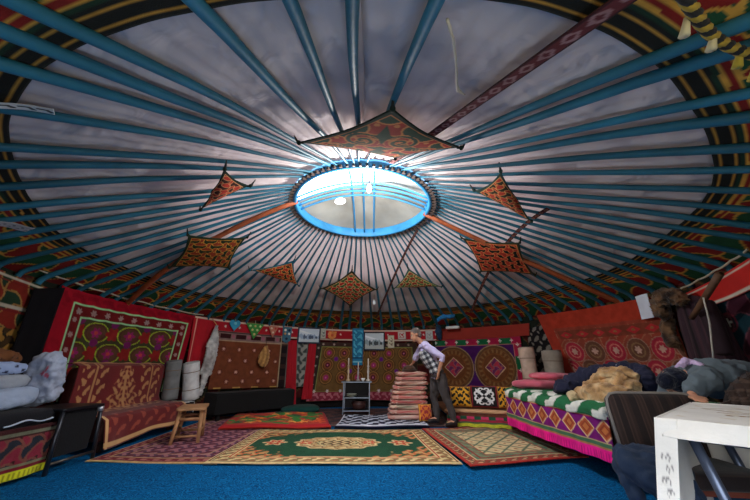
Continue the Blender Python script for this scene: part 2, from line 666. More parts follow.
strap(((166.2, 4.0), (166.7, 1.25)), 0.075, 'maroon woven strap with a zigzag along the near roof, right of the big felt diamond', ((96, 40, 44), (150, 110, 110), (60, 28, 32)))
strap(((51, 1.2), (2.4, 3.75)), 0.045, 'thin dark woven strap slanting across the far poles beside a red and green felt diamond', ((80, 44, 40), (120, 84, 76), (58, 34, 32)))
strap(((117.4, 2.5), (40.8, 3.75)), 0.05, 'brown woven strap slanting across the poles below the right-hand square felt hanging', ((92, 44, 42), (140, 96, 84), (60, 32, 30)))


# ------------------------------------------------------------------ the crown
def crown():
    t = thing('crown_ring', 'round bright blue wooden crown ring with domed crossing bars at the top of the roof', 'crown ring', (-0.11, 0.05, RING_Z))
    b = (64, 150, 205)
    n = 128
    a = np.linspace(0, 2 * PI, n, endpoint=False)
    prof = [(1.09, 0.10), (1.09, -0.045), (1.10, -0.055), (1.135, -0.055), (1.15, -0.045), (1.15, 0.10), (1.14, 0.115), (1.10, 0.115)]
    V = np.concatenate([np.stack([r * np.sin(a), r * np.cos(a), 0 * a + RING_Z + z], 1) for r, z in prof]) + RC
    k = len(prof)
    F = [(j * n + i, j * n + (i + 1) % n, ((j + 1) % k) * n + (i + 1) % n, ((j + 1) % k) * n + i) for j in range(k) for i in range(n)]
    link_mesh('rim', V, F, np.repeat(lin(b)[None], len(V), 0), 'paint', t)
    for ax, offs in ((0, (-0.26, -0.13, 0.0, 0.13)), (1, (-0.19, 0.0, 0.19))):
        for q in offs:
            L = math.sqrt(1.10 ** 2 - q * q)
            s = np.linspace(-L, L, 25)
            z = RING_Z + 0.02 + 0.30 * (1 - (s / L) ** 2) - 0.1 * q * q + (0.02 if ax else 0)
            P = np.stack([s, 0 * s + q, z], 1) if ax == 0 else np.stack([0 * s + q, s, z], 1)
            MB().tube(P + RC, 0.017, (58, 134, 184), 8).build('crossbar', 'paint', t)
    # dark pole tips set into the outside of the ring
    rim = [c for c in COL.objects if c.parent == t and c.name.startswith('rim')][0]
    for i in range(84):
        aa = 2 * PI * i / 84
        u = np.array([math.sin(aa), math.cos(aa), 0])
        MB().box(u * 1.18 + RC + np.array([0, 0, RING_Z - 0.05]), (0.030, 0.08, 0.034), (74, 62, 58), rotz(-aa) @ rot('X', -0.45)).build('pole_socket', 'wood', rim)


crown()


def crown_cover():
    nu, nv = 90, 80
    # thin grey cover drawn over the far part of the opening, domed over the bars, with a round hole added to imitate the sun's bright spot
    th = np.linspace(0, 2 * PI, 240, endpoint=False)
    X, Y = np.meshgrid(np.linspace(-1.42, 1.42, 110), np.linspace(-0.10, 1.46, 72))
    Ye = Y + -0.16 * X * (1 - (Y + 0.10) / 1.56) + 0.05 * np.cos(X * 2.2) * (1 - (Y + 0.1) / 1.56)
    rr = np.hypot(X, Ye)
    z = RING_Z + 0.06 + 0.36 * np.clip(1 - (rr / 1.3) ** 2, -0.12, 1) + 0.012 * np.sin(X * 9 + 2 * np.sin(Ye * 5))
    P = np.stack([X, Ye, z], -1)
    hc = (P[..., 0] + 0.545) ** 2 + (P[..., 1] - 0.40) ** 2 < 0.1 ** 2
    n, k = X.shape
    idx = np.arange(n * k).reshape(n, k)
    F = []
    for j in range(n - 1):
        for i in range(k - 1):
            q = (j, i), (j, i + 1), (j + 1, i + 1), (j + 1, i)
            if all(hc[w] for w in q):
                continue
            if min(rr[w] for w in q) > 1.40:
                continue
            F.append([int(idx[w]) for w in q])
    Vv = P.reshape(-1, 3).copy()
    h = hc.ravel()
    # round off the rim of the hole
    for i in np.nonzero(h)[0]:
        d = Vv[i, :2] - np.array([-0.545, 0.40])
        L = np.linalg.norm(d)
        if L > 1e-6:
            Vv[i, :2] = np.array([-0.545, 0.40]) + d / L * 0.1
    used = sorted({i for f in F for i in f})
    mp = {q: i for i, q in enumerate(used)}
    o = link_mesh('crown_cover', Vv[used], [[mp[i] for i in f] for f in F], np.repeat(lin((168, 166, 160))[None], len(used), 0), 'cover')
    md = o.modifiers.new('t', 'SOLIDIFY')
    md.thickness = 0.006
    tag(o, 'thin grey cloth with an added sun-spot hole over the far part of the roof opening', 'roof cover')


crown_cover()

mb = bpy.data.materials.new('lit_glass')
mb.use_nodes = True
mb.node_tree.nodes['Principled BSDF'].inputs['Base Color'].default_value = (0.9, 0.9, 0.9, 1)
mb.node_tree.nodes['Principled BSDF'].inputs['Emission Color'].default_value = (1.0, 0.97, 0.92, 1)
mb.node_tree.nodes['Principled BSDF'].inputs['Emission Strength'].default_value = 3.0
MATS['lit_glass'] = mb
LX, LY, LZ = 0.0, -0.66, 3.42
t = thing('hanging_lamp', 'white lit lamp hanging on a cord below the crossbars of the crown ring', 'lamp', (LX, LY, LZ))
MB().tube([(0.07, -0.60, 3.66), (0.02, -0.64, 3.6), (LX, LY, LZ + 0.10)], 0.006, (40, 40, 44), 8).build('cord', 'plastic', t)
MB().lathe((LX, LY, LZ + 0.06), [(0.016, 0.05), (0.02, 0.0), (0.016, -0.005)], (60, 60, 66), 14).build('socket', 'plastic', t)
MB().lathe((LX, LY, LZ + 0.055), [(0.015, 0.0), (0.028, -0.03), (0.034, -0.08), (0.026, -0.12), (0.012, -0.14), (0.002, -0.148)], (238, 238, 240), 20).build('bulb', 'lit_glass', t)
t = thing('hanging_lamp', 'small white bulb on a short cord under the far poles beside a felt diamond', 'lamp', (0.10, 2.9, 2.52))
c0 = np.array([0.10, 2.9, 2.50])
MB().tube([c0 + (0, 0, 0.14), c0], 0.005, (40, 40, 44), 6).build('cord', 'plastic', t)
MB().lathe(c0, [(0.014, 0.01), (0.018, -0.02), (0.036, -0.06), (0.036, -0.085), (0.016, -0.115), (0.002, -0.118)], (240, 240, 236), 16).build('bulb', 'bulb', t)


# ------------------------------------------------------------------ felt hangings under the poles
def felt_hanging(corners, lab, cat, style, name, off=0.09, sag=0.03):
    pts = []
    for (a, r) in corners:
        pts.append(np.array([r * math.sin(rad(a)), r * math.cos(rad(a)), cone_z(r) - off]))
    tri = len(pts) == 3
    if tri:
        pts = [pts[0], pts[1], pts[2], (pts[0] + pts[2]) / 2]
    A, B, Cc, D = pts
    n = 110
    U, V = np.meshgrid(np.linspace(0, 1, n), np.linspace(0, 1, n))
    u, v = U[..., None], V[..., None]
    P = (1 - v) * ((1 - u) * A + u * B) + v * ((1 - u) * D + u * Cc)
    cen = (A + B + Cc + D) / 4
    pin = 0.12
    # edges pulled inwards between the tied corners
    bow = (np.sin(PI * U) * (np.abs(V - 0.5) * 2) ** 3 + np.sin(PI * V) * (np.abs(U - 0.5) * 2) ** 3)
    P = P + (cen - P) * (pin * bow)[..., None]
    nrm = np.cross(Cc - A, B - (A + Cc) / 2)
    nrm /= np.linalg.norm(nrm)
    if nrm[2] > 0:
        nrm = -nrm
    P = P + nrm * (sag * np.sin(PI * U) * np.sin(PI * V))[..., None]
    ey = B - (A + Cc) / 2
    ey /= np.linalg.norm(ey)
    ex = np.cross(ey, nrm)
    X = (P - cen) @ ex
    Y = (P - cen) @ ey
    X -= (B - cen) @ ex
    L = np.linalg.norm(A - B)
    e = np.minimum(np.minimum(U, 1 - U), np.minimum(V, 1 - V)) * L
    if tri:
        e = np.minimum(np.minimum(U, 1 - V) * L, np.minimum((1 - U), V) * L * 1.2 + 0.0)
        e = np.minimum(np.minimum(U, 1 - U), np.minimum(V, 1 - V)) * L
    edge, red, grn, gold = style
    p = Pat(X, Y, red)
    k = {'big': 20, 'mid': 36, 'small': 42}['big' if cat == 'felt ornament' and L > 0.95 and not tri else ('mid' if not tri else 'small')]
    p.scroll(e > 0, k, (red, grn, gold), sym=True, line=0.2, twist=1.6)
    if L > 0.95 and not tri:
        for sgn in (-1, 1):
            p.horns(sgn * 0.17, 0.10, 0.16, grn, gold, sgn, 1.6)
            p.horns(sgn * 0.42, -0.12, 0.11, grn, gold, -sgn, 1.5)
        p.dia(0, 0.24, 0.06, 0.2, grn)
        p.dia(0, -0.3, 0.09, 0.2, grn)
    p.put(e < 0.055, gold)
    p.put(e < 0.042, edge)
    t = thing(name, lab, cat, tuple(cen))
    sheet('felt_panel', P, p.C, 'felt', t, 0.012)
    for q in pts[:3] + ([] if tri else [D]):
        d = q - cen
        d /= np.linalg.norm(d)
        up = np.array([q[0], q[1], q[2] + off - 0.01]) + d * 0.07
        tie = MB().tube([q - d * 0.02, q + d * 0.03, up], [0.012, 0.014, 0.006], (40, 40, 38), 7).build('tie', 'felt', t)
        MB().ball(q + d * 0.02, (0.02, 0.02, 0.024), edge).build('tassel', 'felt', tie)


RED, GRN, GLD, DK = (168, 46, 34), (34, 62, 44), (208, 128, 70), (30, 42, 34)
felt_hanging([(-164.8, 2.27), (176.3, 2.82), (159.0, 2.33), (169.1, 1.62)], 'largest felt diamond with red horn scrolls, hung on the near side of the round opening', 'felt ornament', (DK, RED, GRN, GLD), 'felt_diamond')
felt_hanging([(-141.5, 2.33), (-130.2, 1.92), (-116.3, 2.35)], 'small red felt triangle hung left of the round opening, above a square hanging', 'felt ornament', (DK, (190, 60, 46), (70, 36, 30), (214, 150, 100)), 'felt_triangle')
felt_hanging([(-101.0, 2.6), (-85.1, 2.06), (-71.9, 2.71), (-87.6, 3.14)], 'square felt hanging with fine gold flowers on the orange pole left of the opening', 'felt ornament', ((38, 52, 36), (150, 60, 34), (34, 48, 30), (206, 150, 58)), 'felt_diamond')
felt_hanging([(-63.3, 2.58), (-49.2, 2.05), (-36.9, 2.68)], 'small felt triangle with orange scrolls on the far left, below the rim of the opening', 'felt ornament', ((28, 96, 116), (180, 52, 36), (48, 46, 34), (218, 160, 84)), 'felt_triangle')
felt_hanging([(-25.1, 2.67), (-11.5, 2.04), (3.1, 2.62), (-9.2, 3.23)], 'felt diamond with a red and green flower, hung on the far poles below the opening', 'felt ornament', ((58, 54, 38), (186, 44, 40), (64, 96, 54), (220, 190, 130)), 'felt_diamond')
felt_hanging([(12.8, 2.6), (24.5, 2.04), (36.4, 2.7)], 'small olive green felt triangle hung on the far poles right of the flowered diamond', 'felt ornament', ((60, 96, 88), (150, 60, 44), (78, 110, 62), (214, 196, 130)), 'felt_triangle')
felt_hanging([(73.2, 1.75), (90.7, 2.39), (76.8, 3.02), (60.1, 2.55)], 'square felt hanging with black and orange curls on the orange pole right of the opening', 'felt ornament', ((50, 56, 40), (176, 54, 40), (26, 28, 24), (216, 130, 76)), 'felt_diamond')
felt_hanging([(141.8, 2.25), (126.3, 1.74), (108.9, 2.34)], 'small felt triangle with brown and gold scrolls hung right of the round opening', 'felt ornament', ((44, 66, 60), (170, 54, 40), (52, 48, 34), (210, 146, 84)), 'felt_triangle')

# things stuck or tied among the poles
P_ = [np.array([3.62 * math.sin(rad(q)), 3.62 * math.cos(rad(q)), cone_z(3.62) - 0.05]) for q in (-150.8,)]


def paper_strip(name, lab, cat, a0, r0, a1, r1, w, col, marks=None):
    p0 = np.array([r0 * math.sin(rad(a0)), r0 * math.cos(rad(a0)), cone_z(r0) - 0.036])
    p1 = np.array([r1 * math.sin(rad(a1)), r1 * math.cos(rad(a1)), cone_z(r1) - 0.036])
    d = p1 - p0
    L = np.linalg.norm(d)
    d /= L
    nr = np.array([-math.sin(rad(a0)) * SL, -math.cos(rad(a0)) * SL, -1.0])
    s = np.cross(d, nr)
    s /= np.linalg.norm(s)
    X, Y = np.meshgrid(np.linspace(0, L, 60), np.linspace(-w / 2, w / 2, 24))
    P = p0 + X[..., None] * d + Y[..., None] * s + np.array([0, 0, -1]) * (0.006 * (1 + np.sin(X * 22)))[..., None]
    p = Pat(X, Y + w / 2, col)
    if marks:
        p.scroll((Y > -w * 0.2) & (Y < w * 0.3), 90, (marks, None, None))
    tag(sheet(name, P, p.C, 'cotton', None, 0.003), lab, cat)


paper_strip('paper_strip', 'white printed paper strip stuck on a blue pole at the upper left', 'paper', -149.0, 3.78, -150.6, 3.5, 0.06, (200, 200, 196), (60, 60, 60))
paper_strip('folded_paper', 'crumpled white sheet tucked under the left poles near the felt band', 'paper', -122.5, 3.86, -117.5, 3.68, 0.09, (170, 172, 176), (120, 124, 130))
o = MB().tube([(0.35, -3.54, cone_z(3.56) - 0.02), (0.40, -3.45, 2.33), (0.46, -3.3, 2.40), (0.52, -3.12, 2.46), (0.55, -3.05, 2.50), (0.60, -3.02, 2.50)],
              [0.007, 0.006, 0.006, 0.007, 0.011, 0.004], (190, 178, 160), 8).build('rope_end', 'cotton')
tag(o, 'short frayed cream rope end hanging from a near roof pole', 'rope')


def braided_tassel():
    m = MB()
    t = thing('braided_band', 'black and yellow braided band with tassels looped over the poles in the upper right corner', 'braided band', (1.25, -3.35, 2.15))
    for k, (ph, y) in enumerate(((0, (150, 124, 44)), (PI, (26, 24, 24)))):
        s = np.linspace(0, 1, 60)
        az = np.radians(164.5 - 9 * s)
        r = 3.88 - 0.05 * np.sin(s * PI)
        P = np.stack([r * np.sin(az), r * np.cos(az), cone_z(r) - 0.075 - 0.02 * np.sin(s * PI)], 1)
        P[:, 2] += 0.013 * np.sin(s * 60 + ph)
        P[:, 0] += 0.013 * np.cos(s * 60 + ph)
        MB().tube(P, 0.014, y, 8).build('braid_strand', 'cotton', t)
    for q in (0.15, 0.4, 0.7, 0.92):
        az = rad(164.5 - 9 * q)
        c = np.array([3.84 * math.sin(az), 3.84 * math.cos(az), cone_z(3.84) - 0.09])
        MB().tube([c, c + (0.005, 0.02, -0.025), c + (0.0, 0.03, -0.05)], [0.008, 0.012, 0.016], (186, 174, 140) if q < 0.5 else (160, 140, 50), 8).build('tassel', 'cotton', t)


braided_tassel()

o = MB()
c0 = np.array([1.92, 3.12, 2.10])
o.tube([c0 + (-0.2, 0.02, -0.03), c0 + (-0.08, 0, 0.04), c0 + (0.1, 0, 0.03), c0 + (0.22, 0.02, 0.08)], [0.05, 0.06, 0.055, 0.03], (40, 120, 176), 12)
o.tube([c0 + (-0.2, 0.0, -0.03), c0 + (-0.23, 0, -0.1)], [0.045, 0.02], (40, 120, 176), 10)
o = o.fused('blue_cloth', 'cotton', (40, 120, 176), vox=0.014, rough=0.02, rscale=14)
tag(o, 'crumpled bright blue cloth stuffed behind the far poles at the right', 'cloth')


# ================================================================== WALL TEXTILES
def rosette(p, x, y, r, c1, c2):
    p.flower(x, y, r, c1, 6, 0.25).ell(x, y, r * 0.35, r * 0.35, c2)


def f_plain(base, edge=None, dots=None):
    def f(X, Y, W, H):
        p = Pat(X, Y, base)
        if edge:
            p.hline(0.025, 0.02, edge).hline(H - 0.025, 0.02, edge)
        if dots:
            for x in np.arange(0.1, W, 0.33):
                p.ell(x, H * 0.45, 0.022, 0.022, dots)
        return p.C
    return f


def f_tush(X, Y, W, H):
    p = Pat(X, Y, (150, 16, 34))
    p.scroll(p.inside(0.05, 0.04, W, 0.24), 26, ((134, 12, 30), None, None))
    mint = (156, 206, 150)
    x0, y0, x1 = 0.22, 0.17, W - 0.10
    p.rect(x0, y0, x1, H, (104, 24, 26))
    p.frame(x0, y0, x1, H + 1, 0.022, mint)
    for x in np.linspace(x0 + 0.12, x1 - 0.1, 9):
        p.flower(x, y0 + 0.10, 0.05, (158, 128, 124), 6, 0.2)
    for y in np.arange(y0 + 0.22, H, 0.2):
        p.flower(x0 + 0.09, y, 0.04, (158, 128, 124), 6, 0.2)
        p.flower(x1 - 0.09, y, 0.04, (158, 128, 124), 6, 0.2)
    a0, b0, a1 = x0 + 0.16, y0 + 0.17, x1 - 0.16
    p.rect(a0, b0, a1, H, (62, 58, 36))
    p.frame(a0, b0, a1, H + 1, 0.02, mint)
    w = (a1 - a0 - 0.06) / 3
    for r in range(3):
        for c in range(-1, 4):
            cx = a0 + 0.03 + (c + (0.5 if r % 2 == 0 else 1.0)) * w
            cy = b0 + 0.19 + r * 0.29
            k = p.inside(a0 + 0.02, b0 + 0.02, a1 - 0.02, H)
            q = p.d(cx, cy, 0.205, 0.15)
            p.put(k & (q < 1), (150, 166, 44))
            p.put(k & (q < 0.91), (88, 56, 40))
            p.put(k & (q < 0.80) & (q > 0.74), (70, 44, 34))
            an = np.arctan2(p.Y - cy, p.X - cx)
            p.put(k & (p.d(cx, cy, 0.095, 0.085) < 0.8 + 0.2 * np.cos(6 * an)), (136, 34, 88))
            p.put(k & (p.d(cx, cy, 0.03, 0.03) < 1), (180, 60, 64))
            an = np.arctan2(p.Y - cy, p.X - cx - w / 2)
            p.put(k & (p.d(cx + w / 2, cy, 0.125, 0.11) < 0.85 + 0.15 * np.cos(6 * an)), (134, 34, 32))
            p.put(k & (p.d(cx + w / 2, cy - 0.15, 0.065, 0.055) < 1), (108, 30, 84))
    return p.C


wall_cloth('embroidered_hanging', 'large red embroidered wall hanging with lime ringed ovals and mint border lines above the sofa', 'wall hanging',
           [(-96.0, 2.0), (-62.0, 1.97), (-63.0, 0.55), (-94.0, 0.55)], f_tush, 0.012, 0.07, rip=0.008, rf=4, sag=0.012, nails=9)


def f_kilim_l(X, Y, W, H):
    p = Pat(X, Y, (70, 26, 22))
    p.scroll(p.inside(0, 0, W, H), 17, ((120, 36, 26), (34, 52, 36), (150, 110, 60)), line=0.16)
    for y in (0.0, 0.30):
        p.hline(y + 0.03, 0.035, (178, 168, 150))
        p.hline(y + 0.075, 0.02, (110, 30, 30))
    p.scroll(p.inside(0, 0.55, W, H), 34, ((150, 110, 50), (60, 44, 26), (34, 26, 20)))
    return p.C


wall_cloth('dark_kilim', 'dark red and gold patterned kilim with cream stripes at the far left of the wall', 'wall hanging',
           [(-114, 1.98), (-97.5, 1.92), (-97, 0.5), (-114, 0.5)], f_kilim_l, 0.012, 0.06, rip=0.005)
wall_cloth('black_cloth', 'black cloth hanging in a narrow strip left of the red embroidered hanging', 'cloth',
           [(-101.5, 1.86), (-95.8, 1.97), (-95.2, 0.7), (-100.5, 0.7)], f_plain((16, 14, 18)), 0.03, 0.10, rip=0.012, rf=12)

# red valance strips along the top of the wall
RB = (168, 18, 34)
wall_cloth('red_valance', 'red cloth strip along the wall top behind the framed photographs', 'valance', [(-62.5, 1.97), (25.0, 1.90), (25.0, 1.60), (-62.5, 1.66)],
           f_plain(RB, (210, 190, 170), (220, 200, 190)), 0.016, 0.045, rip=0.006, rf=5, m='cotton')
wall_cloth('red_valance', 'brick red cloth strip along the wall top above the hanging with two circles', 'valance', [(25.6, 1.90), (57.5, 1.86), (56.8, 1.6), (25.6, 1.62)],
           f_plain((146, 44, 32), None, None), 0.02, 0.05, rip=0.006, rf=5, m='cotton')
wall_cloth('red_valance', 'bright red cloth strip with white rope edges near the right-hand end of the wall', 'valance', [(96.8, 1.84), (113, 2.0), (113, 1.73), (97.2, 1.60)],
           f_plain((196, 36, 30), (206, 196, 180)), 0.014, 0.07, rip=0.006, rf=6, m='cotton')


def gather(name, lab, cat, corners, col, off=0.08, rip=0.03, rf=34, res=0.012, fn=None):
    return wall_cloth(name, lab, cat, corners, fn or f_plain(col), res, off, m='cotton', rip=rip, rf=rf)


def f_redcurt(X, Y, W, H):
    p = Pat(X, Y, (172, 18, 34))
    p.vline(0.05, 0.012, (220, 170, 150)).vline(W - 0.03, 0.01, (120, 10, 20))
    return p.C


gather('red_curtain', 'red gathered curtain hanging left of the white pelt', 'curtain', [(-62.8, 1.92), (-55.5, 1.9), (-58.5, 0.36), (-61.5, 0.36)], RB, 0.10, 0.02, fn=f_redcurt)
gather('red_curtain', 'narrow red curtain hanging just right of the brown carpet', 'curtain', [(-30.6, 1.6), (-27.6, 1.6), (-26.0, 0.1), (-29.8, 0.1)], RB, 0.08, 0.02)
gather('red_curtain', 'narrow red curtain hanging below the left framed photograph', 'curtain', [(-23.0, 1.6), (-20.3, 1.6), (-20.6, 0.22), (-24.2, 0.22)], RB, 0.08, 0.02)


def f_greystrip(X, Y, W, H):
    p = Pat(X, Y, (120, 122, 116))
    p.scroll(p.inside(0.02, 0, W - 0.02, H), 30, ((60, 66, 64), (150, 148, 140), None))
    return p.C


gather('patterned_strip', 'grey patterned cloth strip hanging between two narrow red curtains', 'cloth', [(-27.2, 1.6), (-23.2, 1.6), (-23.6, 0.5), (-26.6, 0.5)], RB, 0.06, 0.008, fn=f_greystrip)


def f_brown(X, Y, W, H):
    p = Pat(X, Y, (116, 62, 40))
    p.rect(0, 0, W, 0.2, (132, 104, 100))
    for x in np.arange(0.06, W, 0.36):
        p.rect(x, 0.05, x + 0.24, 0.15, (58, 26, 28))
        p.flower(x + 0.3, 0.1, 0.05, (170, 90, 110), 5)
    p.hline(0.02, 0.02, (70, 50, 50)).hline(0.2, 0.018, (170, 140, 110))
    for j, y in enumerate((0.38, 0.62, 0.86, 1.05)):
        for x in np.arange(0.18 + (0.18 if j % 2 else 0), W - 0.22, 0.36):
            p.flower(x, y, 0.07, (98, 44, 34), 6, 0.2)
            rosette(p, x, y, 0.042, (196, 140, 122), (220, 180, 160))
    p.rect(W - 0.2, 0.2, W, H, (64, 44, 40))
    for y in np.arange(0.25, H, 0.26):
        p.rect(W - 0.17, y, W - 0.04, y + 0.17, (34, 26, 28))
    p.vline(W - 0.2, 0.018, (168, 150, 120)).vline(W - 0.015, 0.03, (120, 118, 112))
    for x in np.arange(0.1, W - 0.2, 0.42):
        p.rect(x, H - 0.03, x + 0.16, H, (190, 150, 80))
    return p.C


wall_cloth('brown_carpet', 'rusty brown wall carpet with rows of pale rosettes behind the white pelt', 'wall hanging',
           [(-54.0, 1.72), (-30.2, 1.70), (-29.8, 0.50), (-54.0, 0.53)], f_brown, 0.012, 0.055, rip=0.006, rf=4)


def f_circ(X, Y, W, H):
    p = Pat(X, Y, (112, 82, 46))
    p.rect(0, 0, W, 0.11, (66, 44, 40)).rect(0, 0, 0.16, H, (56, 44, 40)).rect(W - 0.12, 0, W, H, (60, 44, 36))
    for x in np.arange(0.2, W, 0.3):
        p.flower(x, 0.055, 0.035, (170, 150, 140), 5)
    for y in np.arange(0.15, H - 0.2, 0.22):
        p.flower(0.08, y, 0.035, (160, 150, 140), 5)
    p.frame(0.16, 0.11, W - 0.12, H - 0.2, 0.018, (126, 130, 70))
    dx = (W - 0.34) / 6
    for j in range(4):
        for i in range(6):
            cx, cy = 0.19 + dx * (i + 0.5), 0.27 + j * 0.30
            if cy > H - 0.25:
                continue
            k = p.inside(0.18, 0.13, W - 0.14, H - 0.21)
            for q, c in ((0.175, (88, 64, 36)), (0.15, (150, 104, 56)), (0.128, (100, 66, 36)), (0.095, (138, 80, 52)), (0.06, (90, 30, 46) if (i + j) % 2 else (160, 40, 104)), (0.022, (190, 110, 140))):
                p.put(k & (np.hypot(p.X - cx, p.Y - cy) < q), c)
            if (i + 2 * j) % 3 == 0:
                p.put(k & (np.hypot(p.X - cx - dx / 2, p.Y - cy - 0.15) < 0.055), (110, 36, 130))
    p.rect(0, H - 0.2, W, H, (132, 44, 60))
    p.scroll(p.inside(0, H - 0.18, W, H - 0.02), 36, ((176, 100, 110), None, None))
    for x in np.arange(0.15, W, 0.33):
        p.flower(x, H - 0.22, 0.045, (216, 200, 196), 6)
    return p.C


wall_cloth('embroidered_hanging', 'olive brown embroidered hanging with rows of ringed magenta circles behind the metal shelf', 'wall hanging',
           [(-20.2, 1.58), (17.5, 1.56), (17.5, 0.16), (-22.4, 0.16)], f_circ, 0.011, 0.06, rip=0.006, rf=4)


def f_two(X, Y, W, H):
    p = Pat(X, Y, (70, 24, 86))
    seg = [(26, 92, 56), (164, 30, 66)]
    for i, x in enumerate(np.arange(0, W, 0.27)):
        p.rect(x, 0, x + 0.27, 0.15, seg[i % 2])
        p.flower(x + 0.02, 0.075, 0.04, (224, 214, 206), 4, 0.4)
    for i, y in enumerate(np.arange(0.15, H, 0.27)):
        p.rect(W - 0.17, y, W, y + 0.27, seg[(i + 1) % 2])
        p.flower(W - 0.085, y + 0.02, 0.04, (224, 214, 206), 4, 0.4)
    p.hline(0.155, 0.02, (190, 130, 110)).vline(W - 0.175, 0.016, (190, 130, 110), 0.155)
    p.hline(0.008, 0.02, (150, 40, 60))
    for cx, cy, r in ((0.45, 0.66, 0.49), (1.46, 0.66, 0.50)):
        for q, c in ((1.0, (150, 124, 92)), (0.96, (96, 64, 40)), (0.86, (120, 82, 48)), (0.82, (104, 62, 34)), (0.62, (122, 74, 38)), (0.58, (104, 60, 34))):
            p.ell(cx, cy, r * q, r * q, c)
        ang = np.arctan2(p.Y - cy, p.X - cx)
        rr = np.hypot(p.X - cx, p.Y - cy)
        p.put((rr < r * 0.8) & (rr > r * 0.64) & (np.sin(ang * 22) > 0.2), (128, 92, 56))
        p.dia(cx, cy, 0.25, 0.24, (196, 160, 120)).dia(cx, cy, 0.225, 0.215, (104, 40, 84))
        p.scroll((np.abs(p.X - cx) / 0.2 + np.abs(p.Y - cy) / 0.2) < 1, 34, ((170, 50, 70), None, (146, 90, 96)))
    return p.C


wall_cloth('embroidered_hanging', 'purple wall hanging with two big brown circles and a green and crimson border', 'wall hanging',
           [(24.5, 1.62), (54.0, 1.60), (53.4, 0.42), (24.5, 0.42)], f_two, 0.011, 0.06, rip=0.005, rf=4)


def f_redrug(X, Y, W, H):
    p = Pat(X, Y, (146, 62, 46))
    p.rect(0, 0, W, 0.3, (168, 56, 38))
    p.rect(0, 0, 0.2, H, (160, 54, 38))
    p.scroll(p.inside(0.2, 0.34, W, H), 22, ((140, 66, 50), None, (160, 110, 84)), line=0.1)
    p.rect(0.25, 0.36, W, 0.52, (120, 58, 42))
    for x in np.arange(0.4, W, 0.3):
        p.dia(x, 0.44, 0.12, 0.06, (178, 46, 50)).ell(x, 0.44, 0.03, 0.02, (150, 96, 60))
    for j in range(4):
        for i in range(-1, 6):
            cx, cy = 0.42 + i * 0.38 + (0.19 if j % 2 else 0), 0.74 + j * 0.31
            k = p.inside(0.22, 0.55, W, H)
            rr = np.hypot((p.X - cx), p.Y - cy)
            a = np.arctan2(p.Y - cy, p.X - cx)
            crim = (i + j) % 2 == 0
            p.put(k & (rr < 0.178), (154, 116, 100))
            p.put(k & (rr < 0.165), (160, 40, 58) if crim else (104, 66, 50))
            p.put(k & (rr < 0.11) & (rr > 0.09), (196, 110, 100) if crim else (130, 100, 70))
            p.put(k & (rr < 0.05 * (1 + 0.25 * np.cos(6 * a))), (190, 150, 134))
    return p.C


wall_cloth('red_wall_rug', 'brick red wall rug with crimson and brown medallions behind the bed', 'wall hanging',
           [(60.5, 2.0), (94.5, 1.93), (94.5, 0.45), (66.5, 0.45)], f_redrug, 0.012, 0.075, rip=0.006, rf=4)


def f_darkorn(X, Y, W, H):
    p = Pat(X, Y, (26, 22, 24))
    p.scroll(p.inside(0, 0, W, H), 30, ((120, 112, 104), None, None), line=0.5)
    return p.C


wall_cloth('dark_hanging', 'black hanging with grey scrolls behind the rolled felts', 'wall hanging', [(56.4, 1.74), (62.6, 1.8), (66.4, 0.7), (55.4, 0.7)], f_darkorn, 0.014, 0.05)


def f_darkr(X, Y, W, H):
    p = Pat(X, Y, (28, 24, 34))
    p.scroll(p.inside(0, 0, W, H), 15, ((62, 24, 38), (20, 48, 58), (104, 60, 70)), line=0.12)
    for x in np.arange(0.25, W, 0.42):
        for y in np.arange(0.25, H, 0.45):
            p.ring(x, y, 0.11, 0.11, 0.022, (120, 44, 60)).flower(x, y, 0.05, (206, 214, 200), 4, 0.4)
    return p.C


wall_cloth('dark_hanging', 'dark teal and plum embroidered hanging at the right-hand end of the wall', 'wall hanging', [(100.5, 1.66), (116, 1.78), (116, 0.5), (100.5, 0.5)], f_darkr, 0.012, 0.05)


# ropes along the top of the wall
def wrope(name, lab, a0, a1, z0, z1, off, sag, r=0.012, col=(176, 166, 146)):
    a = np.linspace(a0, a1, 90)
    s = np.linspace(0, 1, 90)
    z = z0 + (z1 - z0) * s - sag * np.abs(np.sin(s * PI * 6))
    o = MB().tube(wp(a, z, off), r, col, 7).build(name, 'cotton')
    return tag(o, lab, 'rope')


wrope('wall_rope', 'cream twisted rope along the wall top at the left, above the red hanging', -113, -60, 2.12, 2.0, 0.12, 0.015)
wrope('wall_rope', 'cream rope along the wall top at the right, above the red strip', 92, 114, 1.86, 2.06, 0.13, 0.012, 0.011)


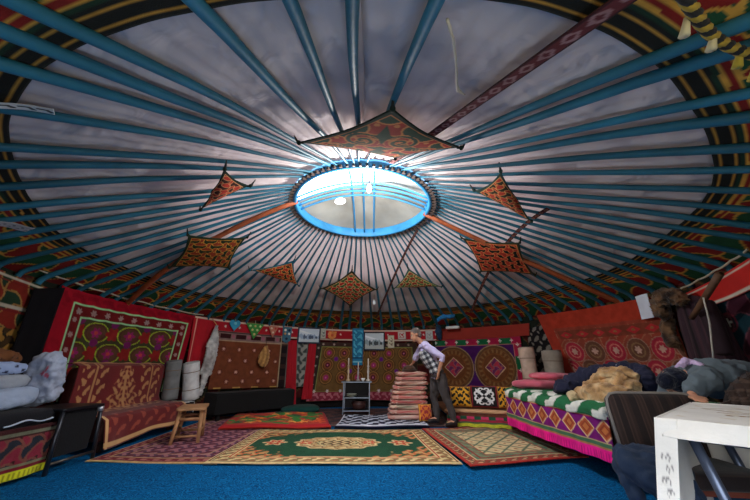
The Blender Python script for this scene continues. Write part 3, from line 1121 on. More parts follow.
# ------------------------------------------------------------------ small things on the wall
def picture(az, z0, z1, w, lab, cols):
    t_, u_, n_ = wframe(az)
    c = wp(np.array(az), (z0 + z1) / 2, 0.13)
    h = z1 - z0
    t = thing('framed_photo', lab, 'picture', tuple(c))
    M = np.stack([t_, u_, n_], 1)
    m = MB()
    b = 0.035
    for q, sz in (((0, h / 2 - b / 2), (w, b)), ((0, -h / 2 + b / 2), (w, b)), ((-w / 2 + b / 2, 0), (b, h - 2 * b)), ((w / 2 - b / 2, 0), (b, h - 2 * b))):
        m.box(c + t_ * q[0] + u_ * q[1], (sz[0], sz[1], 0.03), cols[0], M)
    fr = m.build('frame', 'wood', t)
    MB().box(c - n_ * 0.012, (w - 0.02, h - 0.02, 0.006), (90, 80, 70), M).build('backing', 'wood', t)
    X, Y = np.meshgrid(np.linspace(-w / 2 + b, w / 2 - b, 70), np.linspace(h / 2 - b, -h / 2 + b, 60))
    P = c + X[..., None] * t_ + Y[..., None] * u_ + n_ * 0.002
    p = Pat(X, Y, cols[1])
    v = Y / h
    p.put(v < 0.02 + 0.05 * np.sin(X * 23) + 0.03 * np.sin(X * 51), cols[2])
    p.put(v < -0.18 + 0.03 * np.sin(X * 17), cols[3])
    for i, x in enumerate(np.linspace(-w * 0.3, w * 0.32, 8)):
        hh = 0.10 + 0.05 * math.sin(i * 2.4)
        p.put(((X - x) / (0.035 + 0.012 * math.sin(i * 5))) ** 2 + ((v + 0.14 - hh * 0.3) / (hh + 0.03)) ** 2 < 1, cols[4] if i % 3 else cols[2])
    p.put((v > 0.1) & (np.sin(X * 9 + v * 14) > 0.75), (228, 232, 236))
    sheet('photo', P, p.C, 'plastic', fr, -0.004)


picture(-23.3, 1.53, 1.94, 0.60, 'dark framed photograph in blue and white, left of the two on the far wall', ((44, 52, 72), (206, 216, 228), (150, 170, 196), (190, 200, 206), (70, 84, 110)))
picture(1.6, 1.37, 1.86, 0.58, 'dark framed group photograph with pale sky, right of the blue towel', ((40, 40, 50), (196, 204, 210), (130, 146, 152), (168, 172, 168), (34, 44, 50)))


def pennant(az, z, out, col, lab, fn=None, cat='pennant', name='pennant', off=0.12, group=None):
    t_, u_, n_ = wframe(az)
    c = wp(np.array(az), z, off)
    t = thing(name, lab, cat, tuple(c), group)
    m = MB().prism(out, c, t_, u_, 0.02, col)
    m.build('cloth', 'felt', t)
    if fn:
        fn(t, c, t_, u_, n_)
    top = max(q[1] for q in out)
    MB().tube([c + u_ * (top - 0.02), c + u_ * (top + 0.08) - n_ * 0.03], 0.006, (180, 170, 150), 6).build('hanging_loop', 'cotton', t)


def dots(cols, pts, r=0.022):
    def f(t, c, t_, u_, n_):
        M = np.stack([t_, u_, n_], 1)
        for i, (x, y) in enumerate(pts):
            MB().ball(c + t_ * x + u_ * y + n_ * 0.012, (r, r, 0.008), cols[i % len(cols)], M, 10, 6).build('patch', 'felt', t)
    return f


heart = [(0.125 * math.sin(q) ** 3, 0.0088 * (13 * math.cos(q) - 5 * math.cos(2 * q) - 2 * math.cos(3 * q) - math.cos(4 * q))) for q in np.linspace(0, 2 * PI, 28, endpoint=False)][::-1]
pennant(-49.6, 1.87, heart, (60, 150, 186), 'blue heart shaped felt pennant on the red strip', dots([(120, 200, 220)], [(0, 0.03)], 0.04))
tri = [(0, -0.24), (0.22, 0.12), (-0.22, 0.12)]
pennant(-42.8, 1.82, tri, (70, 140, 70), 'green triangular felt pennant with pale dots', dots([(200, 220, 150), (206, 190, 120)], [(-0.12, 0.06), (0, 0.06), (0.12, 0.06), (-0.06, -0.03), (0.06, -0.03), (0, -0.13)], 0.03))
pennant(-36.4, 1.82, [(0, -0.18), (0.13, 0.1), (-0.13, 0.1)], (190, 120, 100), 'small pink and cream triangular pennant beside the green one', dots([(222, 200, 180), (200, 60, 60)], [(-0.05, 0.04), (0.05, 0.04), (0, -0.06)], 0.026))
pennant(-31.4, 1.76, [(-0.1, -0.18), (0, -0.24), (0.1, -0.18), (0.12, 0.16), (-0.12, 0.16)], (70, 110, 130), 'blue and white patchwork pennant left of the framed photograph', dots([(226, 226, 216), (40, 50, 70), (200, 150, 100)], [(-0.05, 0.08), (0.05, 0.08), (-0.05, -0.01), (0.05, -0.01), (0, -0.13)], 0.034))
pennant(-14.6, 1.76, [(-0.1, 0.1), (-0.11, -0.05), (0, -0.13), (0.1, -0.05), (0.12, 0.1)], (228, 140, 80), 'orange cloth pennant right of the left framed photograph', dots([(210, 90, 60)], [(0, 0.0)], 0.04))


def card(az, z, w, h, col, marks, lab, name='card'):
    t_, u_, n_ = wframe(az)
    c = wp(np.array(az), z, 0.10)
    X, Y = np.meshgrid(np.linspace(-w / 2, w / 2, 24), np.linspace(h / 2, -h / 2, 30))
    P = c + X[..., None] * t_ + Y[..., None] * u_
    p = Pat(X, Y, col)
    p.scroll((np.abs(X) < w * 0.3) & (np.abs(Y) < h * 0.32), 70, (marks, None, None))
    p.put((np.abs(X) > w * 0.42) | (np.abs(Y) > h * 0.44), tuple(q * 0.8 for q in col))
    tag(sheet(name, P, p.C, 'cotton', None, -0.006), lab, 'card')


card(-18.0, 1.80, 0.14, 0.27, (190, 190, 176), (110, 110, 110), 'narrow white card with a grey figure right of the left framed photograph')
card(8.0, 1.60, 0.18, 0.34, (206, 196, 170), (130, 110, 96), 'cream card with grey print right of the group photograph')
card(12.2, 1.76, 0.22, 0.2, (206, 190, 180), (180, 40, 50), 'small white card with red print behind the man\'s head')
card(22.6, 1.74, 0.2, 0.26, (190, 190, 188), (150, 150, 150), 'pale grey card on the wall right of the man\'s shoulder')


def f_towel(X, Y, W, H):
    p = Pat(X, Y, (36, 120, 160))
    p.scroll(p.inside(0.03, 0.05, W - 0.03, H - 0.2), 34, ((84, 176, 206), None, (24, 78, 120)), line=0.15)
    p.rect(0, H - 0.2, W, H - 0.16, (20, 60, 100)).rect(0, H - 0.1, W, H - 0.07, (120, 190, 210))
    p.vline(0.015, 0.02, (24, 78, 120)).vline(W - 0.015, 0.02, (24, 78, 120))
    return p.C


wall_cloth('blue_towel', 'turquoise patterned towel hanging between the two framed photographs', 'towel', [(-7.0, 1.95), (-2.4, 1.95), (-2.8, 1.0), (-6.6, 1.0)], f_towel, 0.012, 0.12, m='cotton', rip=0.006, rf=14)

# white fur pelt
def pelt():
    m = MB()
    az0 = -57.0
    t_, u_, n_ = wframe(az0)
    B = lambda x, z, o=0.30: wp(np.array(az0), z, o) + t_ * x
    m.tube([B(0.02, 1.80), B(0.02, 1.68), B(0.02, 1.5), B(0.02, 1.2), B(0.0, 0.95), B(-0.02, 0.8), B(-0.03, 0.62), B(-0.06, 0.44)], [0.03, 0.06, 0.10, 0.125, 0.12, 0.075, 0.055, 0.045], (190, 190, 190), 14, flat=0.55, x=t_)
    for x0, z0, x1, z1 in ((0.08, 1.52, 0.13, 1.38), (-0.06, 1.5, -0.11, 1.34), (0.07, 0.98, 0.10, 0.80), (-0.08, 0.98, -0.15, 0.82)):
        m.tube([B(x0, z0), B(x1, z1)], [0.05, 0.025], (190, 190, 190), 10, flat=0.6)
    gl = lin((190, 188, 186))
    dk = lin((118, 114, 112))

    def cf(V):
        s = np.array([mnoise.noise(Vector((p[0] * 9, p[1] * 9, p[2] * 4))) for p in V])
        k = np.clip(0.25 + s * 0.9, 0, 1)[:, None]
        return gl * (1 - k) + dk * k
    t = thing('white_pelt', 'long white fur pelt hanging head up in front of the brown carpet', 'pelt', tuple(B(0, 1.8)))
    m.fused('fur_body', 'fur', None, t, 0.016, 3, colfn=cf, rough=0.014, rscale=30)
    MB().tube([B(0.02, 1.8), wp(np.array(az0), 1.95, 0.08) + t_ * 0.02], 0.008, (206, 150, 90), 6).build('hanging_cord', 'cotton', t)


pelt()


def small_pelt(az, z0, z1, w, lab, off=0.2):
    t_, u_, n_ = wframe(az)
    m = MB()
    c = lambda x, z: wp(np.array(az), z, off) + t_ * x
    h = z1 - z0
    m.tube([c(0, z1), c(0, z1 - 0.2 * h), c(-0.01, z1 - 0.5 * h), c(-0.02, z1 - 0.78 * h), c(0.0, z0)], [w * 0.12, w * 0.32, w * 0.5, w * 0.46, w * 0.2], (0, 0, 0), 12, flat=0.5, x=t_)
    a, b = lin((196, 146, 86)), lin((120, 84, 50))

    def cf(V):
        k = np.clip((np.sin((V - V.mean(0)) @ t_ * 60 + 2 * np.sin(V[:, 2] * 9)) * 0.5 + 0.5), 0, 1)[:, None] * 0.7
        return a * (1 - k) + b * k
    t = thing('tan_pelt', lab, 'pelt', tuple(c(0, z1)))
    m.fused('fur_body', 'fur', None, t, 0.014, 3, colfn=cf, rough=0.016, rscale=30)
    MB().tube([c(0, z1 - 0.03), c(0, z1 + 0.14)], 0.006, (60, 44, 30), 6).build('hanging_cord', 'cotton', t)


small_pelt(-38.6, 0.96, 1.44, 0.27, 'small tan pelt hanging on the brown carpet')

# white paper pinned at right
t_, u_, n_ = wframe(90.6)
X, Y = np.meshgrid(np.linspace(-0.11, 0.11, 20), np.linspace(0.17, -0.17, 22))
c = wp(np.array(90.6), 1.80, 0.17)
P = c + (X + 0.05 * Y)[..., None] * t_ + Y[..., None] * u_ + (0.012 * np.sin(X * 14 + Y * 6))[..., None] * n_
tag(sheet('white_cloth', P, np.broadcast_to(lin((222, 226, 240)), P.shape), 'cotton', None, -0.008), 'white cloth square hung at the top corner of the brick red wall rug', 'cloth')

# folded white sheet and dark bundle on the far wall top
c = wp(np.array(32.0), 1.90, 0.2)
t_, u_, n_ = wframe(32)
tag(MB().cushion(c, (0.17, 0.08, 0.035), (222, 222, 222), np.stack([t_, -n_, u_], 1), 0.3, 0.3, 24, 10).build('folded_sheet', 'cotton'), 'folded white sheet tucked at the wall top above the two circle hanging', 'cloth')
c = wp(np.array(26.4), 1.82, 0.16)
m = MB().tube([c + (0, 0, 0.15), c, c + (0.02, 0, -0.2)], [0.06, 0.09, 0.05], (30, 56, 84), 12)
tag(m.fused('navy_cloth', 'cotton', (30, 56, 84), vox=0.014, rough=0.02, rscale=16), 'dark blue bundled cloth hanging behind the man\'s back', 'cloth')


# ================================================================== RUGS
def f_rugm(X, Y, W, H):
    p = Pat(X, Y, (118, 48, 62))
    p.scroll(p.inside(0, 0, W, H), 34, ((160, 104, 112), (100, 30, 46), (76, 52, 80)), line=0.25)
    p.frame(0, 0, W, H, 0.16, (120, 30, 44))
    q = np.minimum(np.minimum(X, W - X), np.minimum(Y, H - Y))
    p.put((q > 0.05) & (q < 0.13) & (np.sin(X * 40) * np.sin(Y * 40) > 0.1), (176, 110, 100))
    p.put(np.abs(q - 0.16) < 0.012, (196, 160, 110))
    p.put(np.abs(q - 0.32) < 0.01, (180, 140, 110))
    p.put(q < 0.035, (200, 168, 112))
    return p.C


rug('maroon_rug', 'maroon and mauve patterned rug under the wooden stool', [(-3.12, -0.40), (-1.62, -0.50), (-1.4, 2.75), (-3.2, 2.6)], 0.001, 0.010, f_rugm)


def f_green(X, Y, W, H):
    p = Pat(X, Y, (24, 72, 48))
    bw = 0.22
    cr, rd, tan = (216, 190, 138), (176, 60, 40), (192, 152, 98)
    q = np.minimum(np.minimum(X, W - X), np.minimum(Y, H - Y))
    p.put(q < bw, cr)
    p.scroll((q < bw - 0.05) & (q > 0.06), 42, ((150, 96, 60), None, (120, 110, 70)), line=0.3)
    p.put((q > bw - 0.04) & (q < bw - 0.02), rd)
    p.put((q > 0.03) & (q < 0.045), (110, 70, 40))
    # floral corners
    for sx in (0, 1):
        for sy in (0, 1):
            x0, y0 = (bw if sx == 0 else W - bw), (bw if sy == 0 else H - bw)
            dx, dy = np.abs(X - x0), np.abs(Y - y0)
            k = (q >= bw) & (dx / 0.62 + dy / 0.46 < 1 + 0.12 * np.sin(dx * 30) + 0.1 * np.sin(dy * 36))
            p.scroll(k, 38, (tan, (40, 84, 52), (196, 96, 56)), line=0.35)
    cx, cy = W / 2, H / 2
    a = np.arctan2((Y - cy) / 0.30, (X - cx) / 0.56)
    d = p.d(cx, cy, 0.56, 0.33)
    lob = 1 + 0.05 * np.cos(12 * a)
    p.put(d < lob, cr)
    p.put(d < 0.93 * lob, (150, 80, 50))
    p.put(d < 0.9 * lob, tan)
    p.scroll(d < 0.9 * lob, 40, (cr, None, (120, 74, 44)), line=0.2)
    p.put((d < 0.5 * lob), (60, 74, 40))
    p.put((d < 0.46 * lob), cr)
    p.scroll(d < 0.42, 56, ((84, 66, 40), None, (150, 90, 50)), line=0.2)
    for s in (-1, 1):
        p.flower(cx + s * 0.42, cy, 0.10, (200, 76, 50), 8, 0.2).flower(cx + s * 0.42, cy, 0.05, cr, 6)
        p.flower(cx + s * 0.84, cy, 0.17, cr, 6, 0.2).flower(cx + s * 0.84, cy, 0.13, (196, 70, 46), 6, 0.25).flower(cx + s * 0.84, cy, 0.05, cr, 6)
    return p.C


def f_faded(X, Y, W, H):
    p = Pat(X, Y, (70, 44, 44))
    p.scroll(p.inside(0, 0, W, H), 14, ((92, 58, 54), (52, 40, 46), None), line=0.4)
    p.frame(0, 0, W, H, 0.12, (96, 80, 74))
    return p.C


rug('faded_rug', 'faded grey and maroon rug on the floor along the far wall', [(-1.9, 1.6), (1.5, 1.5), (1.7, 3.75), (-1.9, 3.7)], 0.012, 0.008, f_faded, 0.02)

rug('green_rug', 'dark green rug with a cream border and a central flowered medallion', [(-1.75, -0.53), (1.02, -0.58), (0.86, 1.17), (-1.76, 1.19)], 0.016, 0.012, f_green, 0.010)


def f_right(X, Y, W, H):
    red, crm, gg = (166, 48, 40), (206, 184, 140), (84, 112, 88)
    p = Pat(X, Y, gg)
    q = np.minimum(np.minimum(X, W - X), np.minimum(Y, H - Y))
    p.scroll(q > 0.1, 30, ((112, 130, 100), None, (160, 90, 66)), line=0.14)
    p.put(q < 0.15, (150, 60, 46))
    p.scroll((q < 0.13) & (q > 0.05), 46, ((200, 150, 110), None, (70, 70, 50)), line=0.3)
    p.put(q < 0.035, red)
    p.put((q > 0.15) & (q < 0.17), crm)
    k = p.inside(0.36, 0.36, W - 0.36, H - 0.34)
    p.put(k, crm)
    u = np.abs((X * 3.6 + Y * 3.6) % 1 - 0.5)
    v = np.abs((X * 3.6 - Y * 3.6) % 1 - 0.5)
    p.put(k & ((u < 0.08) | (v < 0.08)), (92, 108, 84))
    p.put(k & (u > 0.4) & (v > 0.4), (150, 86, 54))
    p.frame(0.34, 0.34, W - 0.34, H - 0.32, 0.022, (150, 70, 50))
    p.frame(0.22, 0.22, W - 0.22, H - 0.2, 0.03, (130, 52, 44))
    return p.C


rug('bordered_rug', 'grey green rug with a beige lattice centre and red border in front of the bed', [(1.06, -0.72), (2.5, -0.40), (2.42, 1.40), (0.86, 1.15)], 0.034, 0.010, f_right, 0.010)


def f_redfl(X, Y, W, H):
    p = Pat(X, Y, (176, 44, 28))
    r2 = np.random.default_rng(3)
    for i in range(46):
        x, y = r2.uniform(0.12, W - 0.12), r2.uniform(0.12, H - 0.1)
        p.flower(x, y, r2.uniform(0.09, 0.17), [(240, 130, 40), (224, 90, 30), (246, 176, 80)][i % 3], 5, 0.35)
    for i in range(36):
        x, y = r2.uniform(0.1, W - 0.1), r2.uniform(0.1, H - 0.1)
        a = r2.uniform(0, PI)
        dx, dy = (X - x) * math.cos(a) + (Y - y) * math.sin(a), -(X - x) * math.sin(a) + (Y - y) * math.cos(a)
        p.put((dx / 0.17) ** 2 + (dy / 0.075) ** 2 < 1, (50, 128, 48) if i % 3 else (28, 84, 44))
    for i in range(24):
        p.flower(r2.uniform(0.1, W - 0.1), r2.uniform(0.1, H - 0.1), 0.07, (186, 30, 30), 5, 0.3)
    p.frame(0, 0, W, H, 0.07, (166, 24, 34))
    return p.C


rug('floral_quilt', 'red quilt with big orange flowers and green leaves spread on the floor', [(-2.45, 1.22), (-0.62, 1.26), (-0.95, 2.75), (-2.75, 2.6)], 0.026, 0.05, f_redfl, 0.014, 'cotton', 0.012, 'quilt')


def f_bw(X, Y, W, H):
    p = Pat(X, Y, (30, 32, 52))
    p.scroll(p.inside(0.05, 0.05, W - 0.05, H - 0.05), 21, ((196, 200, 214), None, None), line=0.15, twist=2.3)
    p.frame(0.02, 0.02, W - 0.02, H - 0.02, 0.03, (200, 200, 210))
    return p.C


rug('ornament_felt', 'navy and white scroll patterned felt in front of the metal shelf', [(-0.56, 1.25), (1.02, 1.32), (0.98, 2.45), (-0.52, 2.4)], 0.026, 0.04, f_bw, 0.010, 'felt', 0.012, 'felt rug')


# ================================================================== FAR WALL FURNITURE
def shelf():
    t = thing('metal_shelf', 'black two tier shelf with light metal edges standing before the far wall', 'shelf', (-0.27, 2.62, 0.085))
    x0, x1, y0, y1, z0, zt = -0.54, 0.0, 2.47, 2.78, 0.06, 0.67
    al, bk = (120, 128, 140), (20, 20, 25)
    for x in (x0, x1):
        for y in (y0, y1):
            MB().box((x, y, (z0 + zt) / 2), (0.018, 0.018, zt - z0), al).build('post', 'metal', t)
    for i, z in enumerate((0.13, 0.37, zt)):
        e = 0.05 if i == 2 else 0.0
        MB().box(((x0 + x1) / 2, (y0 + y1) / 2, z), (x1 - x0 + 2 * e - 0.01, y1 - y0 + e, 0.022), bk).build('shelf_board', 'wood', t)
        MB().box(((x0 + x1) / 2, y0 - 0.012 - e / 2, z), (x1 - x0 + 2 * e, 0.014, 0.018), al).build('edge_strip', 'metal', t)
    MB().box(((x0 + x1) / 2, y1 - 0.02, 0.4), (x1 - x0 - 0.03, 0.01, 0.5), (30, 26, 30)).build('back_panel', 'wood', t)


shelf()


def bottle(x, y, z, h, r, col, lab, name='candlestick', cat='candlestick', prof=None):
    t = thing(name, lab, cat, (x, y, z))
    prof = prof or [(r * 1.6, 0), (r * 1.5, 0.02), (r * 0.6, 0.05), (r * 0.75, h * 0.2), (r * 0.5, h * 0.3), (r * 0.9, h * 0.42), (r * 0.6, h * 0.5), (r * 0.6, h * 0.62), (r * 1.1, h * 0.66), (r * 0.5, h * 0.68)]
    MB().lathe((x, y, z), prof, col, 18).build('stem', 'paint', t)
    MB().lathe((x, y, z + h * 0.67), [(r * 0.45, 0), (r * 0.42, h * 0.3), (r * 0.1, h * 0.33)], (216, 206, 190), 12).build('candle', 'plastic', t)


bottle(-0.46, 2.6, 0.681, 0.47, 0.028, (186, 160, 130), 'tall wooden candlestick at the left end of the metal shelf top')
bottle(-0.25, 2.66, 0.681, 0.38, 0.026, (150, 140, 140), 'short grey candlestick in the middle of the metal shelf top, under the towel')
bottle(-0.03, 2.6, 0.681, 0.46, 0.03, (190, 180, 170), 'tall pale candlestick at the right end of the metal shelf top')
t = thing('small_bowl', 'small white bowl on the metal shelf top between the candlesticks', 'bowl', (-0.14, 2.55, 0.681))
MB().lathe((-0.14, 2.55, 0.681), [(0.02, 0), (0.022, 0.012), (0.045, 0.045), (0.048, 0.06), (0.042, 0.058), (0.02, 0.02)], (236, 236, 236), 20).build('bowl_body', 'plastic', t)
for i in range(3):
    o = MB().lathe((-0.38, 2.62, 0.382 + i * 0.018), [(0.05, 0), (0.1, 0.012), (0.11, 0.018), (0.1, 0.017), (0.05, 0.006)], (200, 200, 186), 24).build('plate', 'plastic')
    tag(o, ['bottom white plate of the pile of three on the middle shelf', 'middle white plate of the pile of three on the middle shelf', 'top white plate of the pile of three on the middle shelf'][i], 'plate', 'plates on the metal shelf')
t = thing('cooking_pot', 'dark brown lidded pot on the bottom board of the metal shelf', 'pot', (-0.22, 2.62, 0.141))
MB().lathe((-0.22, 2.62, 0.141), [(0.09, 0), (0.14, 0.03), (0.15, 0.09), (0.14, 0.14)], (58, 34, 32), 24).build('pot_body', 'paint', t)
MB().lathe((-0.22, 2.62, 0.281), [(0.145, 0), (0.12, 0.02), (0.03, 0.035)], (66, 42, 40), 24).build('lid', 'paint', t)
MB().lathe((-0.22, 2.62, 0.314), [(0.012, 0), (0.022, 0.012), (0.018, 0.024), (0.004, 0.028)], (40, 28, 28), 14).build('knob', 'paint', [q for q in COL.objects if q.name == 'lid'][0])
for s in (-1, 1):
    MB().tube([(-0.22 + s * 0.14, 2.60, 0.25), (-0.22 + s * 0.17, 2.60, 0.255), (-0.22 + s * 0.17, 2.64, 0.255), (-0.22 + s * 0.14, 2.64, 0.25)], 0.008, (40, 28, 28), 8).build('handle', 'paint', t)


# pile of folded quilts
def quilt_fn(base, st, acc):
    def f(x, y, z):
        p = Pat(x, y, base)
        p.put(np.abs(z) < 0.14, st)
        a = np.sin(x * 9 + 1.2 * np.sin(z * 4 + x * 3))
        p.put((np.abs(z) > 0.2) & (a > 0.55), acc)
        p.put((np.abs(z) < 0.1) & (np.sin(x * 26) > 0.4), acc)
        p.put((np.abs(z) > 0.25) & (np.sin(x * 31 + y * 5) * np.sin(z * 13 + y * 4) > 0.35), st)
        p.put((np.abs(z) > 0.3) & (np.sin(x * 19 + 2 + y * 7) * np.sin(z * 11 + 1) > 0.6), (226, 206, 186))
        return p.C
    return f


qcols = [((206, 168, 146), (170, 60, 56), (150, 46, 50)), ((190, 110, 104), (220, 196, 176), (150, 40, 50)), ((210, 180, 160), (176, 70, 80), (120, 60, 50)),
         ((196, 90, 86), (226, 206, 190), (90, 70, 50)), ((214, 176, 150), (186, 70, 66), (160, 50, 46)), ((204, 130, 120), (226, 206, 190), (166, 40, 50)),
         ((176, 56, 56), (220, 200, 180), (110, 30, 40)), ((222, 206, 180), (170, 40, 50), (60, 90, 70)), ((206, 140, 130), (228, 210, 190), (170, 50, 60)), ((200, 150, 140), (190, 80, 80), (220, 200, 190))]
qcols = [tuple(tuple(int(0.6 * c + 0.4 * r) for c, r in zip(q, (176, 132, 116))) for q in trio) for trio in qcols]
qlab = ['bottom quilt, pale rose with red lines', 'second quilt from the bottom, dusty rose with cream band', 'third quilt from the bottom, cream with red motifs', 'fourth quilt from the bottom, rose with a cream band',
        'fifth quilt from the bottom, rose with cream band', 'sixth quilt from the bottom, peach with red stripes', 'fourth quilt from the top, peach with a cream band', 'third quilt from the top, pinkish cream with rose band', 'second quilt from the top, dull pink', 'topmost quilt, sandy pink with red band']
z = 0.07
for i in range(10):
    f = i / 9
    h = 0.042 if i else 0.046
    hx = (0.37 - 0.075 * f) + random.uniform(-0.012, 0.012)
    cx = 0.70 + 0.13 * f + random.uniform(-0.012, 0.012)
    ph = random.uniform(0, 6)
    m = MB().cushion((cx, 1.98, z + h), (hx, 0.24, h * 1.02), None, rotz(random.uniform(-0.05, 0.05)), 0.55, 0.22, 64, 16, fn=quilt_fn(*qcols[9 - i]),
                     deform=lambda V: V + np.stack([0 * V[:, 0], 0 * V[:, 0], 0.005 * np.sin(V[:, 0] * 17 + ph)], 1))
    o = m.build('folded_quilt', 'cotton')
    tag(o, qlab[i] + ' in the pile by the man', 'quilt', 'folded quilts in the pile')
    z += 2 * h - 0.004
ZQ = z
m = MB().lathe((0.79, 1.93, ZQ - 0.006), [(0.11, 0), (0.125, 0.03), (0.115, 0.09), (0.07, 0.12), (0.01, 0.13)], (70, 48, 36), 24)
t = thing('fur_hat', 'brown fur hat lying on top of the quilt pile', 'hat', (0.79, 1.93, ZQ))
m.build('crown', 'fur', t)
MB().tube([(0.79 + 0.12 * math.cos(q), 1.93 + 0.12 * math.sin(q), ZQ + 0.025) for q in np.linspace(0, 2 * PI, 24, endpoint=False)], 0.026, (58, 40, 30), 10, closed=True).build('brim', 'fur', t)


def f_cush(base, fig, edge, k):
    def f(x, y, z):
        p = Pat(x, z, base)
        X = np.abs(x)
        v = np.sin(k * X + 1.7 * np.sin(k * z)) + np.sin(k * z + 1.7 * np.sin(k * X + 0.7)) + 0 * y
        p.put(v > 0.1, fig)
        p.put((np.abs(x) > 0.9) | (np.abs(z) > 0.9), edge)
        return p.C
    return f


def cushion(c, h, ang, tilt, lab, fn, name='cushion', sub=None):
    """a square cushion: two bulging faces meeting in a seam"""
    M = rotz(ang) @ rot('X', tilt)
    n = 70
    U, V = np.meshgrid(np.linspace(-1, 1, n), np.linspace(1, -1, n))
    d = (1 - U ** 4) ** 0.6 * (1 - V ** 4) ** 0.6
    pin = 1 - 0.05 * (1 - np.abs(U) ** 2) * np.abs(V) ** 3 - 0.05 * (1 - np.abs(V) ** 2) * np.abs(U) ** 3
    m = MB()
    idx = np.arange(n * n).reshape(n, n)
    q = np.stack([idx[:-1, :-1].ravel(), idx[:-1, 1:].ravel(), idx[1:, 1:].ravel(), idx[1:, :-1].ravel()], 1)
    C = fn(U, V * 0, V).reshape(-1, 3)
    for s in (-1, 1):
        P = np.stack([U * h[0] * pin, s * (h[1] * d + 0.004), V * h[2] * pin], -1).reshape(-1, 3) @ M.T + np.asarray(c)
        m.add(P, (q if s > 0 else q[:, ::-1]).tolist(), C)
    t = thing(name, lab, 'cushion', tuple(c))
    m.build('cushion_cover', 'velvet', t)
    e = np.concatenate([np.stack([np.linspace(-1, 1, 20), np.full(20, -1.0)], 1), np.stack([np.full(20, 1.0), np.linspace(-1, 1, 20)], 1), np.stack([np.linspace(1, -1, 20), np.full(20, 1.0)], 1), np.stack([np.full(20, -1.0), np.linspace(1, -1, 20)], 1)])
    pe = 1 - 0.05 * (1 - np.minimum(np.abs(e[:, 0]), np.abs(e[:, 1])) ** 2)
    P = np.stack([e[:, 0] * h[0] * pe, 0 * pe, e[:, 1] * h[2] * pe], 1) @ M.T + np.asarray(c)
    MB().tube(P, 0.007, sub or (120, 60, 40), 6, closed=True).build('piping', 'cotton', t)


def f_motif(x, y, z):
    p = Pat(x, z, (24, 22, 26))
    w = (226, 226, 226)
    ax, az_ = np.abs(x), np.abs(z)
    p.put((np.abs(ax - az_) < 0.13) & (ax < 0.62), w)
    for cx_, cz_, r1, r0 in ((0.52, 0.22, 0.24, 0.10), (0.22, 0.60, 0.22, 0.09)):
        q = np.hypot(ax - cx_, az_ - cz_)
        p.put((q < r1) & (q > r0) & ~((ax - cx_ < 0) & (az_ - cz_ < 0) & (q > r0 * 1.2)), w)
    p.put((ax + az_ < 0.16), (24, 22, 26))
    p.put((np.abs(x) > 0.9) | (np.abs(z) > 0.92), (170, 40, 60))
    return p.C


cushion((1.80, 2.10, 0.425), (0.20, 0.08, 0.185), -0.3, -0.2, 'yellow cushion with black curls, left of the black one on the far bed', f_cush((226, 164, 40), (24, 24, 24), (200, 140, 40), 10))
cushion((2.24, 2.02, 0.43), (0.25, 0.08, 0.19), -0.35, -0.2, 'black cushion with a white four horned motif on the far bed', f_motif)
cushion((2.60, 1.86, 0.43), (0.15, 0.08, 0.19), -0.45, -0.2, 'yellow cushion with black curls, right of the black one on the far bed', f_cush((226, 164, 40), (24, 24, 24), (200, 140, 40), 10))
cushion((1.02, 1.70, 0.20), (0.12, 0.06, 0.135), 0.15, -0.15, 'small orange and red cushion leaning on the quilt pile behind the man', f_cush((206, 110, 40), (150, 40, 50), (232, 170, 50), 8))


def far_bed():
    t = thing('low_bed', 'low wooden bed with a tan top edge along the far right wall', 'bed', (2.2, 2.2, 0))
    top = [(1.42, 1.86), (2.72, 1.42), (2.95, 2.05), (2.75, 2.85), (2.1, 3.3), (1.5, 3.3)]
    V = np.array([(x, y, 0.22) for x, y in top] + [(x, y, 0.17) for x, y in top])
    n = len(top)
    F = [tuple(range(n)), tuple(range(n, 2 * n))[::-1]] + [(i, i + n, (i + 1) % n + n, (i + 1) % n) for i in range(n)]
    MB().add(V, F, (150, 104, 70), False).build('bed_board', 'wood', t)
    m = MB().cushion((1.98, 1.69, 0.222), (0.60, 0.06, 0.03), (206, 160, 120), rotz(-0.326), 0.6, 0.3, 30, 10)
    m.build('edge_roll', 'cotton', t)
    for x, y in ((1.5, 1.95), (2.65, 1.6), (2.2, 3.1)):
        MB().box((x, y, 0.085), (0.06, 0.06, 0.17), (96, 60, 40)).build('leg', 'wood', t)


far_bed()


def f_stripes(X, Y, W, H):
    p = Pat(X, Y, (90, 40, 40))
    p.rect(0, 0, W, H * 0.22, (96, 52, 40))
    p.rect(0, H * 0.22, W, H * 0.44, (36, 76, 56))
    for x in np.arange(0.1, W, 0.24):
        p.rect(x, H * 0.25, x + 0.13, H * 0.40, (196, 50, 96))
    p.rect(0, H * 0.44, W, H * 0.58, (150, 40, 60))
    p.rect(0, H * 0.58, W, H * 0.72, (60, 90, 60))
    p.rect(0, H * 0.72, W, H, (206, 206, 50))
    p.scroll(p.inside(0, H * 0.74, W, H), 60, ((170, 180, 40), None, None))
    return p.C


U, V = np.meshgrid(np.linspace(0, 1, 110), np.linspace(0, 1, 44))
A, B = np.array([1.44, 1.79]), np.array([2.44, 1.47])
dn = np.array([-0.30, -0.95])
dist = np.interp(V, [0, 0.25, 0.55, 1.0], [0.0, 0.05, 0.14, 0.46])
zz = np.interp(V, [0, 0.25, 0.55, 1.0], [0.20, 0.15, 0.085, 0.056])
xy = A + U[..., None] * (B - A) + dist[..., None] * dn
tag(sheet('striped_cover', np.concatenate([xy, (zz + 0.006 * np.sin(U * 24) * V)[..., None]], -1), f_stripes(U * 1.05, V * 0.6, 1.05, 0.6), 'carpet', None, 0.01), 'striped cloth with pink blocks and a yellow hem hanging from the far bed', 'cloth')

